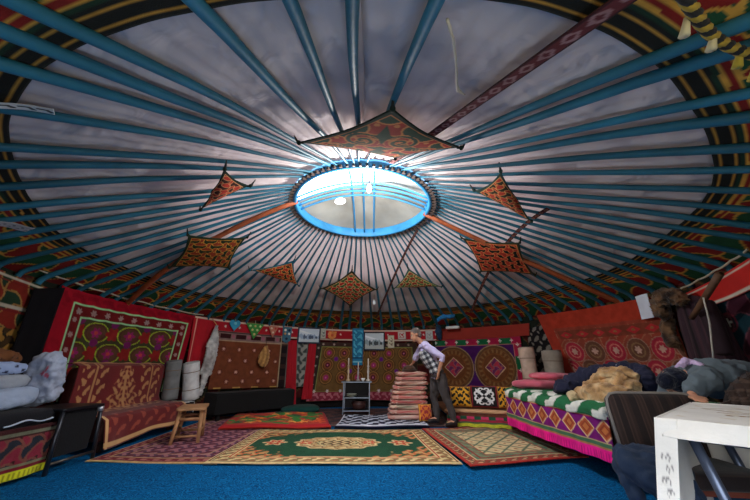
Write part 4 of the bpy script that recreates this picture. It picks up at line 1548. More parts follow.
# black low bench along the left far wall
t = thing('black_bench', 'long low black bench under the brown carpet', 'bench', (-2.72, 2.9, 0))
for s, a0, a1, nm in ((1, 0, 1, 'bench_body'),):
    a = np.linspace(-56, -29, 30)
    pr = [(3.95, 0.49), (3.52, 0.49), (3.50, 0.46), (3.50, 0.13), (3.95, 0.13)]
    V = np.concatenate([np.stack([r * np.sin(np.radians(a)), r * np.cos(np.radians(a)), 0 * a + z], 1) for r, z in pr])
    n, k = len(a), len(pr)
    F = [(j * n + i, ((j + 1) % k) * n + i, ((j + 1) % k) * n + i + 1, j * n + i + 1) for j in range(k) for i in range(n - 1)]
    F += [tuple(j * n for j in range(k)), tuple(j * n + n - 1 for j in range(k))[::-1]]
    MB().add(V, F, (10, 10, 12), False).build('bench_body', 'cotton', t)
for q in (-54, -42, -31):
    for r in (3.58, 3.88):
        MB().box((r * math.sin(rad(q)), r * math.cos(rad(q)), 0.065), (0.06, 0.06, 0.13), (20, 18, 18), rotz(rad(-q))).build('leg', 'wood', t)
m = MB().cushion((-1.55, 3.1, 0.09), (0.42, 0.30, 0.085), (16, 62, 56), rotz(0.35), 0.7, 0.5, 30, 12)
tag(m.build('green_bundle', 'cotton'), 'dark green folded cloth lying on the floor below the red curtains', 'cloth')


# rolled felts
def rolled(c, d, r, h, col, lab, swirl=True, dark=None, name='felt_roll', flat=None):
    c = np.asarray(c, float)
    d = np.asarray(d, float)
    d /= np.linalg.norm(d)
    t = thing(name, lab, 'roll', tuple(c))
    s = np.linspace(0, 1, 14)
    P = c + d * (s * h)[:, None]
    m = MB()
    m.tube(P, r * (1 + 0.03 * np.sin(s * 9)), col, 22)
    rb = m.build('roll_body', 'felt', t)
    B = basis(d)
    a = np.linspace(0, 5 * PI, 60)
    sp = c + d * (h + 0.004) + (B[:, 0] * np.cos(a)[:, None] + B[:, 1] * np.sin(a)[:, None]) * (r * (1 - a / (5.6 * PI)))[:, None]
    MB().tube(sp, 0.012, tuple(q * 0.85 for q in col), 6).build('rolled_edge', 'felt', rb)
    for q in (0.28, 0.75):
        pr = c + d * (h * q)
        MB().tube([pr + (B[:, 0] * math.cos(w) + B[:, 1] * math.sin(w)) * (r * 1.02) for w in np.linspace(0, 2 * PI, 26, endpoint=False)], 0.007, (120, 100, 80), 6, closed=True).build('tie_cord', 'cotton', t)
    return t


rolled((-3.62, 1.66, 0.42), (-0.05, -0.08, 1), 0.125, 0.66, (120, 122, 122), 'grey rolled felt standing upright beside the sofa, behind the white roll')
rolled((-3.38, 1.92, 0.40), (-0.1, -0.18, 1), 0.14, 0.66, (206, 206, 206), 'white rolled felt standing upright between the sofa and the red curtain')
m = MB().box((-3.46, 1.78, 0.24), (0.40, 0.42, 0.26), (22, 20, 24), rotz(0.5), bev=0.02)
t = thing('ornament_box', 'low black box with white ornament under the rolled felts', 'box', (-3.5, 1.8, 0.0))
m.build('box_body', 'cotton', t)
for k in range(2):
    MB().box((-3.46 + (-0.1 if k else 0.1), 1.78 + (0.1 if k else -0.1), 0.06), (0.05, 0.34, 0.12), (30, 26, 26), rotz(0.5)).build('runner', 'wood', t)
c = np.array([-3.46, 1.78, 0.372])
X, Y = np.meshgrid(np.linspace(-0.20, 0.26, 60), np.linspace(-0.20, 0.20, 60))
p = Pat(X, Y, (24, 22, 28)).scroll(X > -9, 22, ((216, 216, 216), None, None), line=0.1)
Mx = rotz(0.5)
dz = np.where(X > 0.205, -(X - 0.205) * 3.0, 0)
Xe = np.where(X > 0.205, 0.207 + (X - 0.205) * 0.12, X)
P = c + (np.stack([Xe, Y, dz], -1) @ Mx.T)
sheet('ornament_cloth', P, p.C, 'felt', t, 0.008)


# ================================================================== LEFT SIDE
def sofa():
    t = thing('sofa', 'low sofa hidden under a maroon throw along the left wall', 'sofa', (-3.55, 0.7, 0))
    MB().box((-3.53, 0.68, 0.24), (0.52, 1.55, 0.26), (70, 30, 26), bev=0.02).build('base', 'wood', t)
    MB().box((-3.86, 0.68, 0.56), (0.14, 1.55, 0.84), (70, 30, 26), rot('Y', -0.06), bev=0.03).build('backrest', 'wood', t)
    for y in (0.0, 1.38):
        for x in (-3.74, -3.34):
            MB().box((x, y, 0.06), (0.06, 0.06, 0.12), (50, 30, 24)).build('leg', 'wood', t)


sofa()


def f_throw(X, Y, W, H):
    mr, gd = (104, 22, 24), (176, 126, 80)
    p = Pat(X, Y, mr)
    seat = 0.98
    # three panels on the back: side scrolls and a central spray
    for x in (0.28, W - 0.30):
        for w, c in ((0.035, gd),):
            p.vline(x, w, c, 0.10, seat - 0.08)
        k = p.inside(x - 0.24, 0.1, x - 0.04, seat - 0.1) if x > 1 else p.inside(x - 0.22, 0.1, x - 0.04, seat - 0.1)
        p.scroll(k, 30, (gd, None, None), line=0.35, twist=2.4)
        k = p.inside(x + 0.04, 0.1, x + 0.2, seat - 0.1)
        p.scroll(k, 30, (gd, None, None), line=0.35, twist=2.4)
    p.hline(0.08, 0.03, gd)
    cx = W / 2
    dx, yy = np.abs(X - cx), Y
    tree = (yy > 0.16) & (yy < 0.92) & (dx < 0.08 + 0.34 * (yy - 0.1) * (1 + 0.25 * np.sin(yy * 34)))
    p.scroll(tree, 40, (gd, None, (150, 92, 60)), ox=cx, sym=True, line=0.2, twist=2.4)
    p.put((dx < 0.02) & (yy > 0.22) & (yy < 0.9), gd)
    # seat and skirt
    p.scroll(p.inside(0.05, seat + 0.08, W - 0.05, H - 0.12), 24, ((150, 66, 48), None, None), line=0.8, twist=2.2)
    p.hline(H - 0.04, 0.05, (206, 164, 110))
    p.vline(0.03, 0.04, (206, 164, 110), seat)
    p.vline(W - 0.03, 0.04, (206, 164, 110), seat)
    return p.C


L = [(-3.93, 1.01), (-3.85, 1.02), (-3.78, 0.98), (-3.74, 0.50), (-3.70, 0.42), (-3.62, 0.40), (-3.30, 0.395), (-3.24, 0.36), (-3.20, 0.07)]
Lp = np.array(L)
sl = np.concatenate([[0], np.cumsum(np.linalg.norm(np.diff(Lp, axis=0), axis=1))])
H_ = sl[-1]
W_ = 1.68
U, V = np.meshgrid(np.linspace(0, 1, 150), np.linspace(0, 1, 150))
xs, zs = np.interp(V * H_, sl, Lp[:, 0]), np.interp(V * H_, sl, Lp[:, 1])
ys = -0.16 + U * W_
fr = np.clip((V * H_ - sl[7]) / (H_ - sl[7]), 0, 1)
xs = xs + 0.012 * np.sin(U * 20) * fr + 0.01 * np.sin(U * 7 + V * 9)
zs = zs + 0.05 * fr * (U - 0.2) - 0.02 * fr * np.sin(U * 9) + 0.012 * np.sin(U * 25) * (V < 0.05)
xs = xs - 0.10 * fr * np.maximum(0, 0.12 - U) * -4
o = sheet('sofa_throw', np.stack([xs, ys, zs], -1), f_throw(U * W_, V * H_, W_, H_), 'velvet', None, -0.014)
tag(o, 'maroon throw with gold floral sprays draped over the sofa', 'throw')


def stool():
    t = thing('wooden_stool', 'rough brown wooden stool standing on the maroon rug', 'stool', (-2.55, 0.56, 0.012))
    c = np.array([-2.56, 0.56])
    a = rad(22)
    ux = np.array([math.cos(a - 0.35), math.sin(a - 0.35)])
    uy = np.array([-math.sin(a), math.cos(a)])
    W3 = (166, 122, 84)
    M = np.eye(3)
    M[:2, 0], M[:2, 1] = np.array([math.cos(a), math.sin(a)]), uy
    MB().box((c[0], c[1], 0.43), (0.36, 0.56, 0.035), W3, M, bev=0.01).build('seat', 'wood', t)
    ft, tp = {}, {}
    for sx in (-1, 1):
        for sy in (-1, 1):
            p0 = M @ np.array([sx * 0.16, sy * 0.25, 0]) + np.array([c[0], c[1], 0.012])
            p1 = M @ np.array([sx * 0.13, sy * 0.20, 0]) + np.array([c[0], c[1], 0.415])
            d = p1 - p0
            ft[sx, sy], tp[sx, sy] = p0, p1
            MB().tube([p0, p0 + d * 0.5, p1], [0.024, 0.026, 0.028], W3, 8).build('leg', 'wood', t)
    for a_, b_ in (((-1, -1), (1, -1)), ((-1, 1), (1, 1)), ((-1, -1), (-1, 1)), ((1, -1), (1, 1))):
        for q in (0.22, 0.72) if a_[1] == b_[1] else (0.32, 0.8):
            e0 = ft[a_] * (1 - q) + tp[a_] * q
            e1 = ft[b_] * (1 - q) + tp[b_] * q
            MB().cyl(e0, e1, 0.015 if q < 0.5 else 0.022, (150, 108, 74), 8).build('stretcher', 'wood', t)


stool()


def black_table():
    t = thing('black_stand', 'low black stand with a metal front leg beside the sofa', 'stand', (-3.35, -0.6, 0))
    bk = (18, 18, 22)
    x0, x1, y0, y1 = -3.62, -3.12, -0.86, -0.34
    MB().box(((x0 + x1) / 2, (y0 + y1) / 2, 0.565), (x1 - x0, y1 - y0, 0.03), bk, bev=0.01).build('top', 'plastic', t)
    for x in (x0 + 0.03, x1 - 0.03):
        for y in (y0 + 0.03, y1 - 0.03):
            q = MB().tube([(x, y, 0.55), (x + 0.03 * (1 if x > -3.3 else -1), y + 0.06 * (1 if y > -0.7 else 0), 0.0)], 0.02, (60, 62, 68), 10)
            q.build('leg', 'metal', t)
    MB().lathe((x1 - 0.03, y1 - 0.03, 0.50), [(0.03, 0), (0.032, 0.03), (0.03, 0.05)], (190, 190, 196), 14).build('leg_collar', 'metal', t)
    MB().cyl((x1, y0 + 0.05, 0.09), (x1, y1 + 0.01, 0.09), 0.014, (90, 84, 78), 8).build('rung', 'metal', t)
    MB().box((x1 - 0.05, (y0 + y1) / 2, 0.34), (0.012, y1 - y0 - 0.08, 0.42), (14, 14, 17)).build('side_panel', 'cotton', t)


black_table()


def left_bed():
    t = thing('carpet_bench', 'bench at the left edge covered with a red patterned carpet with yellow fringe', 'bench', (-3.6, -1.5, 0))
    x0, x1, y0, y1 = -3.78, -3.22, -1.74, -0.78
    MB().box(((x0 + x1) / 2 - 0.1, (y0 + y1) / 2, 0.26), (x1 - x0 - 0.2, y1 - y0 - 0.06, 0.34), (40, 26, 22)).build('bench_frame', 'wood', t)
    for y in (y0 + 0.1, y1 - 0.1):
        for x in (-3.70, x1 - 0.24):
            MB().box((x, y, 0.05), (0.07, 0.07, 0.1), (40, 26, 22)).build('leg', 'wood', t)
    U, V = np.meshgrid(np.linspace(0, 1, 120), np.linspace(0, 1, 60))
    H, W = 0.42, y1 - y0
    Y = y0 + U * W
    X = x1 + 0.02 + 0.02 * V + 0.01 * np.sin(U * 18) * V
    Z = 0.46 - V * H
    p = Pat(U * W, V * H, (64, 30, 30))
    p.rect(0, 0.04, W, 0.07, (110, 110, 90))
    p.scroll(p.inside(0, 0.08, W, 0.30), 32, ((130, 40, 56), (40, 44, 52), (120, 70, 60)), line=0.3)
    p.rect(0, 0.30, W, 0.325, (120, 120, 90)).rect(0, 0.325, W, 0.35, (120, 30, 40))
    p.rect(0, 0.35, W, H, (206, 206, 40))
    p.put((p.Y > 0.365) & (np.sin(p.X * 160) > 0.3), (150, 150, 30))
    sheet('carpet_front', np.stack([X, Y, Z], -1), p.C, 'carpet', t, 0.014)
    # black bedding with a white piped seam
    m = MB().cushion((-3.51, -1.26, 0.52), (0.30, 0.47, 0.085), (18, 18, 24), None, 0.5, 0.2, 40, 16)
    m.build('black_mattress', 'cotton', t)
    s = np.linspace(0, 1, 20)
    MB().tube(np.stack([-3.185 + 0.012 * np.sin(s * 6), -1.30 + 0.42 * s, 0.49 + 0.03 * np.sin(s * 4) ** 2], 1), [0.012] * 20, (190, 200, 216), 8, flat=0.6).build('white_piping', 'cotton', t)


left_bed()


def sack(c, h, ang, tilt, col, lab, spots=None, name='pillow', e=(0.6, 0.45), cat='pillow', marks=None, rough=0.016):
    M = rotz(ang) @ rot('X', tilt)
    c = np.asarray(c, float)

    def cf(V):
        q = ((V - c) @ M) / np.asarray(h)
        p = Pat(q[:, 1], q[:, 2], col)
        if spots:
            p.put(np.sin(q[:, 1] * 14) * np.sin(q[:, 2] * 5 + q[:, 0] * 7) > 0.6, spots)
        if marks:
            for (my, mz) in ((0.55, 0.45), (0.35, 0.3), (0.6, 0.2)):
                p.put(np.hypot((q[:, 0] - my) * 0.8, q[:, 2] - mz) < 0.10, marks)
        return p.C
    m = MB().cushion(c, h, col, M, e[0], e[1], 48, 24)
    o = m.fused(name, 'cotton', None, None, 0.014, 3, colfn=cf, rough=rough, rscale=8)
    return tag(o, lab, cat)


sack((-3.55, -1.30, 0.69), (0.22, 0.42, 0.10), 0, 0.05, (160, 174, 198), 'pale blue pillow at the bottom of the pile on the left bench')
sack((-3.60, -1.34, 0.84), (0.20, 0.40, 0.075), 0.08, 0.03, (150, 156, 166), 'grey pillow in the middle of the pile on the left bench')
sack((-3.62, -1.36, 0.965), (0.18, 0.36, 0.065), -0.05, 0.02, (150, 168, 204), 'blue grey spotted bolster at the top of the pile on the left bench', (30, 30, 60))
sack((-3.50, -0.80, 0.86), (0.145, 0.10, 0.26), 0.15, 0.14, (166, 174, 194), 'tall white sack with pink marks standing right of the pillows', None, 'white_sack', (0.55, 0.5), 'sack', (200, 90, 110), 0.05)
sack((-3.64, -1.36, 1.075), (0.12, 0.33, 0.06), 0.02, 0.0, (110, 66, 34), 'brown folded fur lying on top of the spotted bolster', (70, 40, 24), 'folded_fur', cat='fur', rough=0.03)


# ================================================================== RIGHT SIDE: THE BIG BED
def big_bed():
    t = thing('wide_bed', 'wide bed platform along the right wall behind a purple valance', 'bed', (3.1, 0.2, 0))
    top = [(2.26, -1.22), (2.26, 0.90), (2.62, 1.60), (3.25, 2.15), (3.62, 1.55), (3.9, 0.6), (3.95, -0.3), (3.75, -1.22)]
    n = len(top)
    V = np.array([(x, y, 0.52) for x, y in top] + [(x, y, 0.44) for x, y in top])
    F = [tuple(range(n))[::-1], tuple(range(n, 2 * n))] + [(i, (i + 1) % n, (i + 1) % n + n, i + n) for i in range(n)]
    MB().add(V, F, (92, 56, 40), False).build('bed_board', 'wood', t)
    for x, y in ((2.36, -1.1), (2.36, 0.82), (2.75, 1.5), (3.6, 1.2), (3.6, -1.1), (3.3, 1.9)):
        MB().box((x, y, 0.22), (0.08, 0.08, 0.44), (80, 46, 34)).build('leg', 'wood', t)


big_bed()


def path_grid(pts, nu):
    pts = np.asarray(pts, float)
    s = np.concatenate([[0], np.cumsum(np.linalg.norm(np.diff(pts, axis=0), axis=1))])
    q = np.linspace(0, s[-1], nu)
    return np.stack([np.interp(q, s, pts[:, 0]), np.interp(q, s, pts[:, 1])], 1), q


def f_valance(X, Y, W, H):
    p = Pat(X, Y, (120, 24, 110))
    g = (222, 186, 140)
    p.rect(0, 0, W, 0.022, (206, 190, 150)).rect(0, 0.022, W, 0.035, (190, 40, 50))
    for x in np.arange(0.12, W, 0.265):
        p.dia(x, 0.135, 0.125, 0.105, g).dia(x, 0.135, 0.105, 0.088, (176, 84, 48)).dia(x, 0.135, 0.07, 0.06, (140, 60, 40)).dia(x, 0.135, 0.045, 0.04, (190, 110, 60))
    p.rect(0, 0.24, W, 0.255, (196, 170, 120)).rect(0, 0.255, W, 0.285, (70, 110, 80)).rect(0, 0.285, W, 0.305, (180, 120, 80))
    p.rect(0, 0.305, W, H, (236, 30, 140))
    p.put((Y > 0.33) & (np.sin(X * 170) > 0.55), (190, 16, 110))
    return p.C


line, q = path_grid([(2.215, -1.27), (2.205, 0.90), (2.23, 0.96), (2.58, 1.65), (2.62, 1.72)], 300)
V = np.linspace(0, 1, 46)
Hh = 0.41
P = np.zeros((46, 300, 3))
for i, v in enumerate(V):
    d = 0.012 * np.sin(q * 19) * v + 0.03 * v
    P[i, :, 0] = line[:, 0] - d
    P[i, :, 1] = line[:, 1]
    P[i, :, 2] = 0.555 - v * Hh + 0.05 * v * np.clip((-line[:, 1]) / 1.3, 0, 1)
P = P[:, ::-1]
Xg, Yg = np.meshgrid(q, V * Hh)
o = sheet('bed_valance', P, f_valance(Xg, Yg, q[-1], Hh), 'felt', None, -0.012)
tag(o, 'purple bed valance with orange diamonds and a bright pink fringe', 'valance')


# green and white felt spread on the bed
def f_spread(X, Y, W, H):
    p = Pat(X, Y, (40, 104, 66))
    p.scroll(X > -9, 15, ((222, 222, 212), None, None), line=0.35, twist=2.0)
    return p.C


prof = np.array([(2.185, 0.545), (2.18, 0.60), (2.20, 0.645), (2.26, 0.665), (2.5, 0.668), (3.3, 0.668), (3.55, 0.64)])
sp = np.concatenate([[0], np.cumsum(np.linalg.norm(np.diff(prof, axis=0), axis=1))])
U, V = np.meshgrid(np.linspace(0, 1, 190), np.linspace(0, 1, 110))
xs, zs = np.interp(V * sp[-1], sp, prof[:, 0]), np.interp(V * sp[-1], sp, prof[:, 1])
ys = -1.26 + U * 2.2
sh = np.clip((ys - 0.75) / 0.2, 0, 1)
xs = xs + 0.03 * sh ** 2 + 0.008 * np.sin(ys * 17)
zs = zs + 0.008 * np.sin(ys * 13 + xs * 9) - 0.012 * np.abs(np.sin(ys * 6)) * (V < 0.15)
o = sheet('felt_spread', np.stack([xs, ys, zs], -1), f_spread(U * 2.2, V * sp[-1], 2.2, sp[-1]), 'felt', None, 0.10)
tag(o, 'thick green felt spread with white horn curls over the bed edge', 'felt spread')


def pink_quilt(c, h, ang, lab, tl=0.0, k=0):
    def f(x, y, z):
        p = Pat(x, y, (202, 92, 112))
        p.put(np.abs(z) < 0.16, (150, 50, 70))
        p.put(np.sin(x * 8 + y * 3 + k) > 0.8, (222, 130, 140))
        return p.C
    m = MB().cushion(c, h, None, rotz(ang) @ rot('Y', tl), 0.6, 0.25, 50, 16, fn=f, deform=lambda V: V + np.stack([0 * V[:, 0], 0 * V[:, 0], 0.008 * np.sin(V[:, 0] * 11 + V[:, 1] * 5 + k)], 1))
    tag(m.build('folded_quilt', 'velvet'), lab, 'quilt')


pink_quilt((2.66, 0.62, 0.735), (0.34, 0.30, 0.062), 0.3, 'lower dusty pink folded quilt at the far end of the bed')
pink_quilt((2.92, 0.68, 0.835), (0.36, 0.24, 0.05), 0.55, 'upper dusty pink folded quilt slanting on the far end of the bed', 0.05, 2)

rolled((3.20, 1.98, 0.53), (0.0, 0.0, 1), 0.145, 0.80, (206, 178, 160), 'cream rolled felt, taller of the two standing on the far end of the bed')
rolled((3.42, 1.52, 0.53), (0.03, 0.0, 1), 0.165, 0.72, (150, 140, 128), 'grey beige rolled felt, shorter of the two standing on the far end of the bed')


def coats():
    m = MB()
    nv = (30, 32, 56)
    m.ball((2.66, -0.32, 0.78), (0.20, 0.20, 0.13), nv)
    m.tube([(2.60, -0.26, 0.80), (2.72, -0.52, 0.90), (2.86, -0.80, 0.94), (2.86, -1.06, 0.92), (2.74, -1.2, 0.82)], [0.09, 0.11, 0.09, 0.085, 0.08], nv, 12)
    m.tube([(2.46, -0.18, 0.73), (2.38, -0.36, 0.75), (2.44, -0.5, 0.78)], [0.06, 0.08, 0.07], nv, 12)
    m.ball((2.90, -0.75, 0.76), (0.25, 0.36, 0.09), nv)
    t = thing('navy_jacket', 'crumpled dark navy jacket heaped on the bed behind the tan fur coat', 'jacket', (2.72, -0.4, 0.67))
    m.fused('jacket_body', 'cotton', nv, t, 0.018, 5, rough=0.035, rscale=9)
    for y in (-0.72, -0.80, -0.88):
        MB().ball((2.80, y, 1.005 - 0.1 * abs(y + 0.75)), (0.012, 0.012, 0.012), (170, 170, 176)).build('button', 'metal', t)
    tn = (196, 160, 112)
    a, b, c = lin((190, 150, 102)), lin((104, 72, 46)), lin((214, 188, 146))

    def cf(V):
        s = np.array([mnoise.noise(Vector((q[0] * 6, q[1] * 9, q[2] * 16))) for q in V])
        k = np.clip(s * 1.3, 0, 0.7)[:, None]
        k2 = np.clip(-s * 1.6, 0, 1)[:, None]
        return (a * (1 - k) + b * k) * (1 - k2) + c * k2
    t = thing('fur_coat', 'tan fur lined coat folded on the bed edge in front of the navy jacket', 'coat', (2.45, -0.95, 0.67))
    m = MB()
    m.tube([(2.360, -0.720, 0.728), (2.360, -0.900, 0.748), (2.400, -1.100, 0.768), (2.460, -1.300, 0.758)], [0.06, 0.085, 0.09, 0.06], tn, 12, flat=0.75)
    m.tube([(2.440, -0.720, 0.768), (2.520, -0.880, 0.818), (2.580, -1.080, 0.828), (2.580, -1.240, 0.788)], [0.06, 0.085, 0.09, 0.07], tn, 12)
    m.tube([(2.400, -1.220, 0.698), (2.360, -1.020, 0.698), (2.330, -0.800, 0.688)], [0.07, 0.075, 0.05], tn, 12)
    m.fused('coat_body', 'fur', None, t, 0.015, 2, colfn=cf, rough=0.016, rscale=18)
    m = MB()
    m.tube([(2.500, -0.760, 0.828), (2.560, -0.880, 0.918), (2.660, -1.040, 0.938), (2.700, -1.160, 0.888)], [0.035, 0.06, 0.06, 0.04], tn, 12)
    m.tube([(2.460, -0.840, 0.848), (2.480, -0.960, 0.908), (2.560, -1.080, 0.918), (2.560, -1.200, 0.868)], [0.03, 0.04, 0.045, 0.03], tn, 12)
    m.fused('fur_collar', 'fur', None, t, 0.014, 2, colfn=cf, rough=0.016, rscale=24)
    m = MB().tube([(2.300, -0.660, 0.688), (2.280, -0.720, 0.688), (2.250, -0.780, 0.648)], [0.05, 0.06, 0.045], (214, 186, 144), 10)
    m.fused('cuff', 'fur', (206, 182, 140), t, 0.014, 3, rough=0.01)


coats()


# ------------------------------------------------------------------ hanging coats at right
def hung_coat():
    az = 100.5
    t_, u_, n_ = wframe(az)
    B = lambda x, z, o=0.3: wp(np.array(az), z, o) + t_ * x
    t = thing('hanging_coat', 'long dark plum coat with brown fur collar hanging right of the red wall rug', 'coat', tuple(B(0, 1.75)))
    U, V = np.meshgrid(np.linspace(0, 1, 90), np.linspace(0, 1, 80))
    w = np.interp(V, [0, 0.08, 0.25, 1], [0.10, 0.22, 0.26, 0.30])
    z = 1.80 - 1.08 * V - 0.06 * (np.abs(U - 0.5) * 2) ** 2 * (1 - V)
    th = (U - 0.5) * PI * 1.15
    x = w * np.sin(th) / np.sin(PI * 0.575)
    o = 0.13 + 0.16 * np.cos(th) * (0.6 + 0.4 * V) + 0.022 * np.sin(U * 40 + 2 * V) * V
    a = rad(az)
    P = B(0, 0, 0) * 0 + wp(np.array(az), 0.0, 0.0) + x[..., None] * t_ + o[..., None] * n_ + z[..., None] * u_
    p = Pat(U, V, (54, 34, 44))
    p.put(np.sin(U * 60) > 0.75, (70, 44, 52))
    p.put(np.abs(U - 0.5) < 0.012, (26, 18, 22))
    sheet('coat_body', P, p.C, 'cotton', t, -0.014)
    m = MB()
    m.tube([B(-0.34, 1.60, 0.28), B(-0.28, 1.76, 0.3), B(-0.12, 1.83, 0.34), B(0.02, 1.80, 0.32), B(0.1, 1.70, 0.32)], [0.08, 0.10, 0.11, 0.10, 0.06], (0, 0, 0), 12)
    m.ball(B(-0.30, 1.68, 0.3), (0.10, 0.10, 0.12), (0, 0, 0))
    a1, b1 = lin((118, 88, 64)), lin((42, 31, 28))

    def cf(V):
        s = np.array([mnoise.noise(Vector(q) * 8) for q in V])
        k = np.clip(0.45 + s * 1.3, 0, 1)[:, None]
        return a1 * (1 - k) + b1 * k
    m.fused('fur_collar', 'fur', None, t, 0.018, 3, colfn=cf, rough=0.035, rscale=22)
    m = MB()
    m.tube([B(-0.36, 1.60, 0.2), B(-0.42, 1.48, 0.22), B(-0.40, 1.34, 0.26), B(-0.30, 1.24, 0.3)], [0.07, 0.08, 0.075, 0.07], (0, 0, 0), 12)
    m.fused('sleeve', 'fur', None, t, 0.018, 3, colfn=cf, rough=0.02, rscale=22, label='brown fur sleeve')
    m = MB()
    m.tube([B(0.22, 1.68, 0.2), B(0.30, 1.40, 0.26), B(0.31, 1.1, 0.28)], [0.09, 0.085, 0.075], (44, 28, 36), 12)
    m.fused('sleeve', 'cotton', (44, 28, 36), t, 0.018, 4, label='dark plum sleeve')


hung_coat()

o = MB().tube([(3.77, -0.88, 1.51), (3.71, -1.05, 1.60), (3.63, -1.27, 1.72), (3.53, -1.52, 1.85)], [0.026, 0.029, 0.032, 0.034], (104, 74, 56), 12)
tag(o.build('wooden_post', 'wood'), 'short slanting brown wooden post sticking up beside the hanging coat', 'post')
o = MB().tube([(3.52, -1.30, 1.66), (3.53, -1.27, 1.5), (3.54, -1.24, 1.39), (3.57, -1.13, 1.1), (3.63, -0.98, 0.85)], 0.008, (196, 190, 180), 6)
tag(o.build('hanging_string', 'cotton'), 'thin white cord hanging down beside the dark coat', 'cord')


# ================================================================== TABLE, CHAIRS AT RIGHT
TA = np.array([1.52, -2.60])
TU = np.array([0.793, 0.609])
TV = np.array([0.609, -0.793])
TL, TW = 1.06, 1.15


def tpt(u, v, z):
    q = TA + TU * u + TV * v
    return np.array([q[0], q[1], z])


def table():
    t = thing('dining_table', 'table with grey metal legs under a white cloth at the lower right', 'table', tuple(tpt(0.5, 0.5, 0)))
    M = np.eye(3)
    M[:2, 0], M[:2, 1] = TU, -TV
    MB().box(tpt(TL / 2, TW / 2, 0.725), (TL - 0.02, TW - 0.02, 0.03), (120, 96, 76), M).build('tabletop', 'wood', t)
    for u, v in ((0.10, 0.10), (0.10, TW - 0.1), (TL - 0.1, 0.1), (TL - 0.1, TW - 0.1)):
        s = 1 if v < 0.5 else -1
        MB().tube([tpt(u, v - 0.02 * s, 0.71), tpt(u, v + 0.10 * s, 0.0)], 0.022, (92, 102, 124), 12).build('leg', 'metal', t)
    for u in (0.1, TL - 0.1):
        MB().cyl(tpt(u, 0.12, 0.66), tpt(u, TW - 0.12, 0.66), 0.014, (80, 88, 104), 8).build('crossbar', 'metal', t)


table()


def f_tcloth(X, Y, W, H):
    return None


def tablecloth():
    wh = (232, 230, 224)
    # one cloth: short drops at the front, the long side drop at left, and a hanging corner
    dl, df, db, dr = 0.80, 0.125, 0.18, 0.14
    nu, nv = 150, 160
    u = np.linspace(-df, TL + db, nu)      # along TU: front (towards the camera) is u<0 ... the far edge is u>TL
    v = np.linspace(-dl, TW + dr, nv)      # along TV: v<0 is the left drop
    return u, v


def cloth_mesh():
    wh = (226, 222, 215)
    t = thing('tablecloth', 'white cloth with dark flourishes draped over the table at the lower right', 'tablecloth', tuple(tpt(0.5, 0.5, 0.745)))
    mk, gd = (70, 66, 70), (150, 116, 76)
    zt = 0.748
    # top
    n = 120
    U, V = np.meshgrid(np.linspace(-0.006, TL + 0.006, n), np.linspace(-0.006, TW + 0.006, n))
    P = TA[None, None] + U[..., None] * TU + V[..., None] * TV
    P = np.concatenate([P, (zt + 0.003 * np.sin(U * 23) * np.sin(V * 19))[..., None]], -1)
    p = Pat(U, V, wh)
    for k, (uu, v0, v1) in enumerate(((0.62, 0.10, 0.5), (0.52, 0.16, 0.62), (0.42, 0.2, 0.7), (0.3, 0.3, 0.72), (0.75, 0.08, 0.36))):
        p.put((np.abs(U - uu - 0.02 * np.sin(V * 14 + k)) < 0.012) & (V > v0) & (V < v1), gd)
    p.scroll(p.inside(0.02, 0.02, TL - 0.05, TW) & (np.sin(V * 11) > 0.4), 30, ((216, 206, 190), None, None), line=1.2)
    sheet('cloth_top', P, p.C, 'cotton', t, 0.005)

    def drop(name, a, b, out, L0, L1, marks=None, slant=0.03, nn=110, fold=0.012, seed=0, skew=0.0):
        a, b, out = np.asarray(a), np.asarray(b), np.asarray(out)
        Ls = np.linalg.norm(b - a)
        S, V = np.meshgrid(np.linspace(0, 1, nn), np.linspace(0, 1, 60))
        base = a + S[..., None] * (b - a)
        Lq = L0 + (L1 - L0) * S
        push = 0.006 + slant * V + fold * np.sin(S * Ls * 16 + seed) * V
        xy = base + push[..., None] * out + (skew * V)[..., None] * (b - a) / Ls
        z = zt + 0.004 - Lq * V
        P = np.concatenate([xy, z[..., None]], -1)
        p = Pat(S * Ls, V * Lq, wh)
        if marks:
            marks(p)
        else:
            pass
        sheet(name, P, p.C, 'cotton', t, 0.005)

    def flourish(x0, y0, w, h):
        def f(p):
            p.horns(x0 + 0.02, y0 + 0.022, 0.020, mk, wh, 1, 1.4).horns(x0 + 0.045, y0 + 0.016, 0.014, mk, wh, -1, 1.3)
            p.horns(x0 + 0.03, y0 + 0.052, 0.015, mk, wh, -1, 1.3).ell(x0 + 0.012, y0 + 0.054, 0.006, 0.004, mk)
        return f
    # front drop (short), camera side: edge along TV at u=0
    c0 = TA - TU * 0.004
    drop('front_drop', c0, c0 + TV * TW, -TU, 0.080, 0.088, flourish(0.33, 0.012, 0.07, 0.07), 0.02)
    # far side drop
    cf = TA + TU * (TL + 0.004)
    drop('back_drop', cf + TV * TW, cf, TU, 0.46, 0.46, None, 0.02, fold=0.02)
    # long drop at the left end, seen from inside under the table
    cl = TA - TV * 0.004
    drop('side_drop', cl + TU * TL, cl, -TV, 0.60, 0.70, None, 0.05, fold=0.025, seed=1)
    cr = TA + TV * (TW + 0.004)
    drop('side_drop', cr, cr + TU * TL, TV, 0.2, 0.2, None, 0.03)

    def corner_marks(p):
        for y in (0.17, 0.27, 0.37, 0.47, 0.57):
            p.horns(0.035, y, 0.022, (140, 136, 134), (216, 212, 205), 1, 1.4).horns(0.055, y + 0.045, 0.018, (140, 136, 134), (216, 212, 205), -1, 1.4)
    # folded corner hanging in front of the left leg
    a = TA + TV * -0.012 - TU * 0.016
    drop('corner_drop', a, a + TV * 0.085, -TU, 0.74, 0.70, corner_marks, 0.06, 40, 0.004, 0, -0.16)


cloth_mesh()


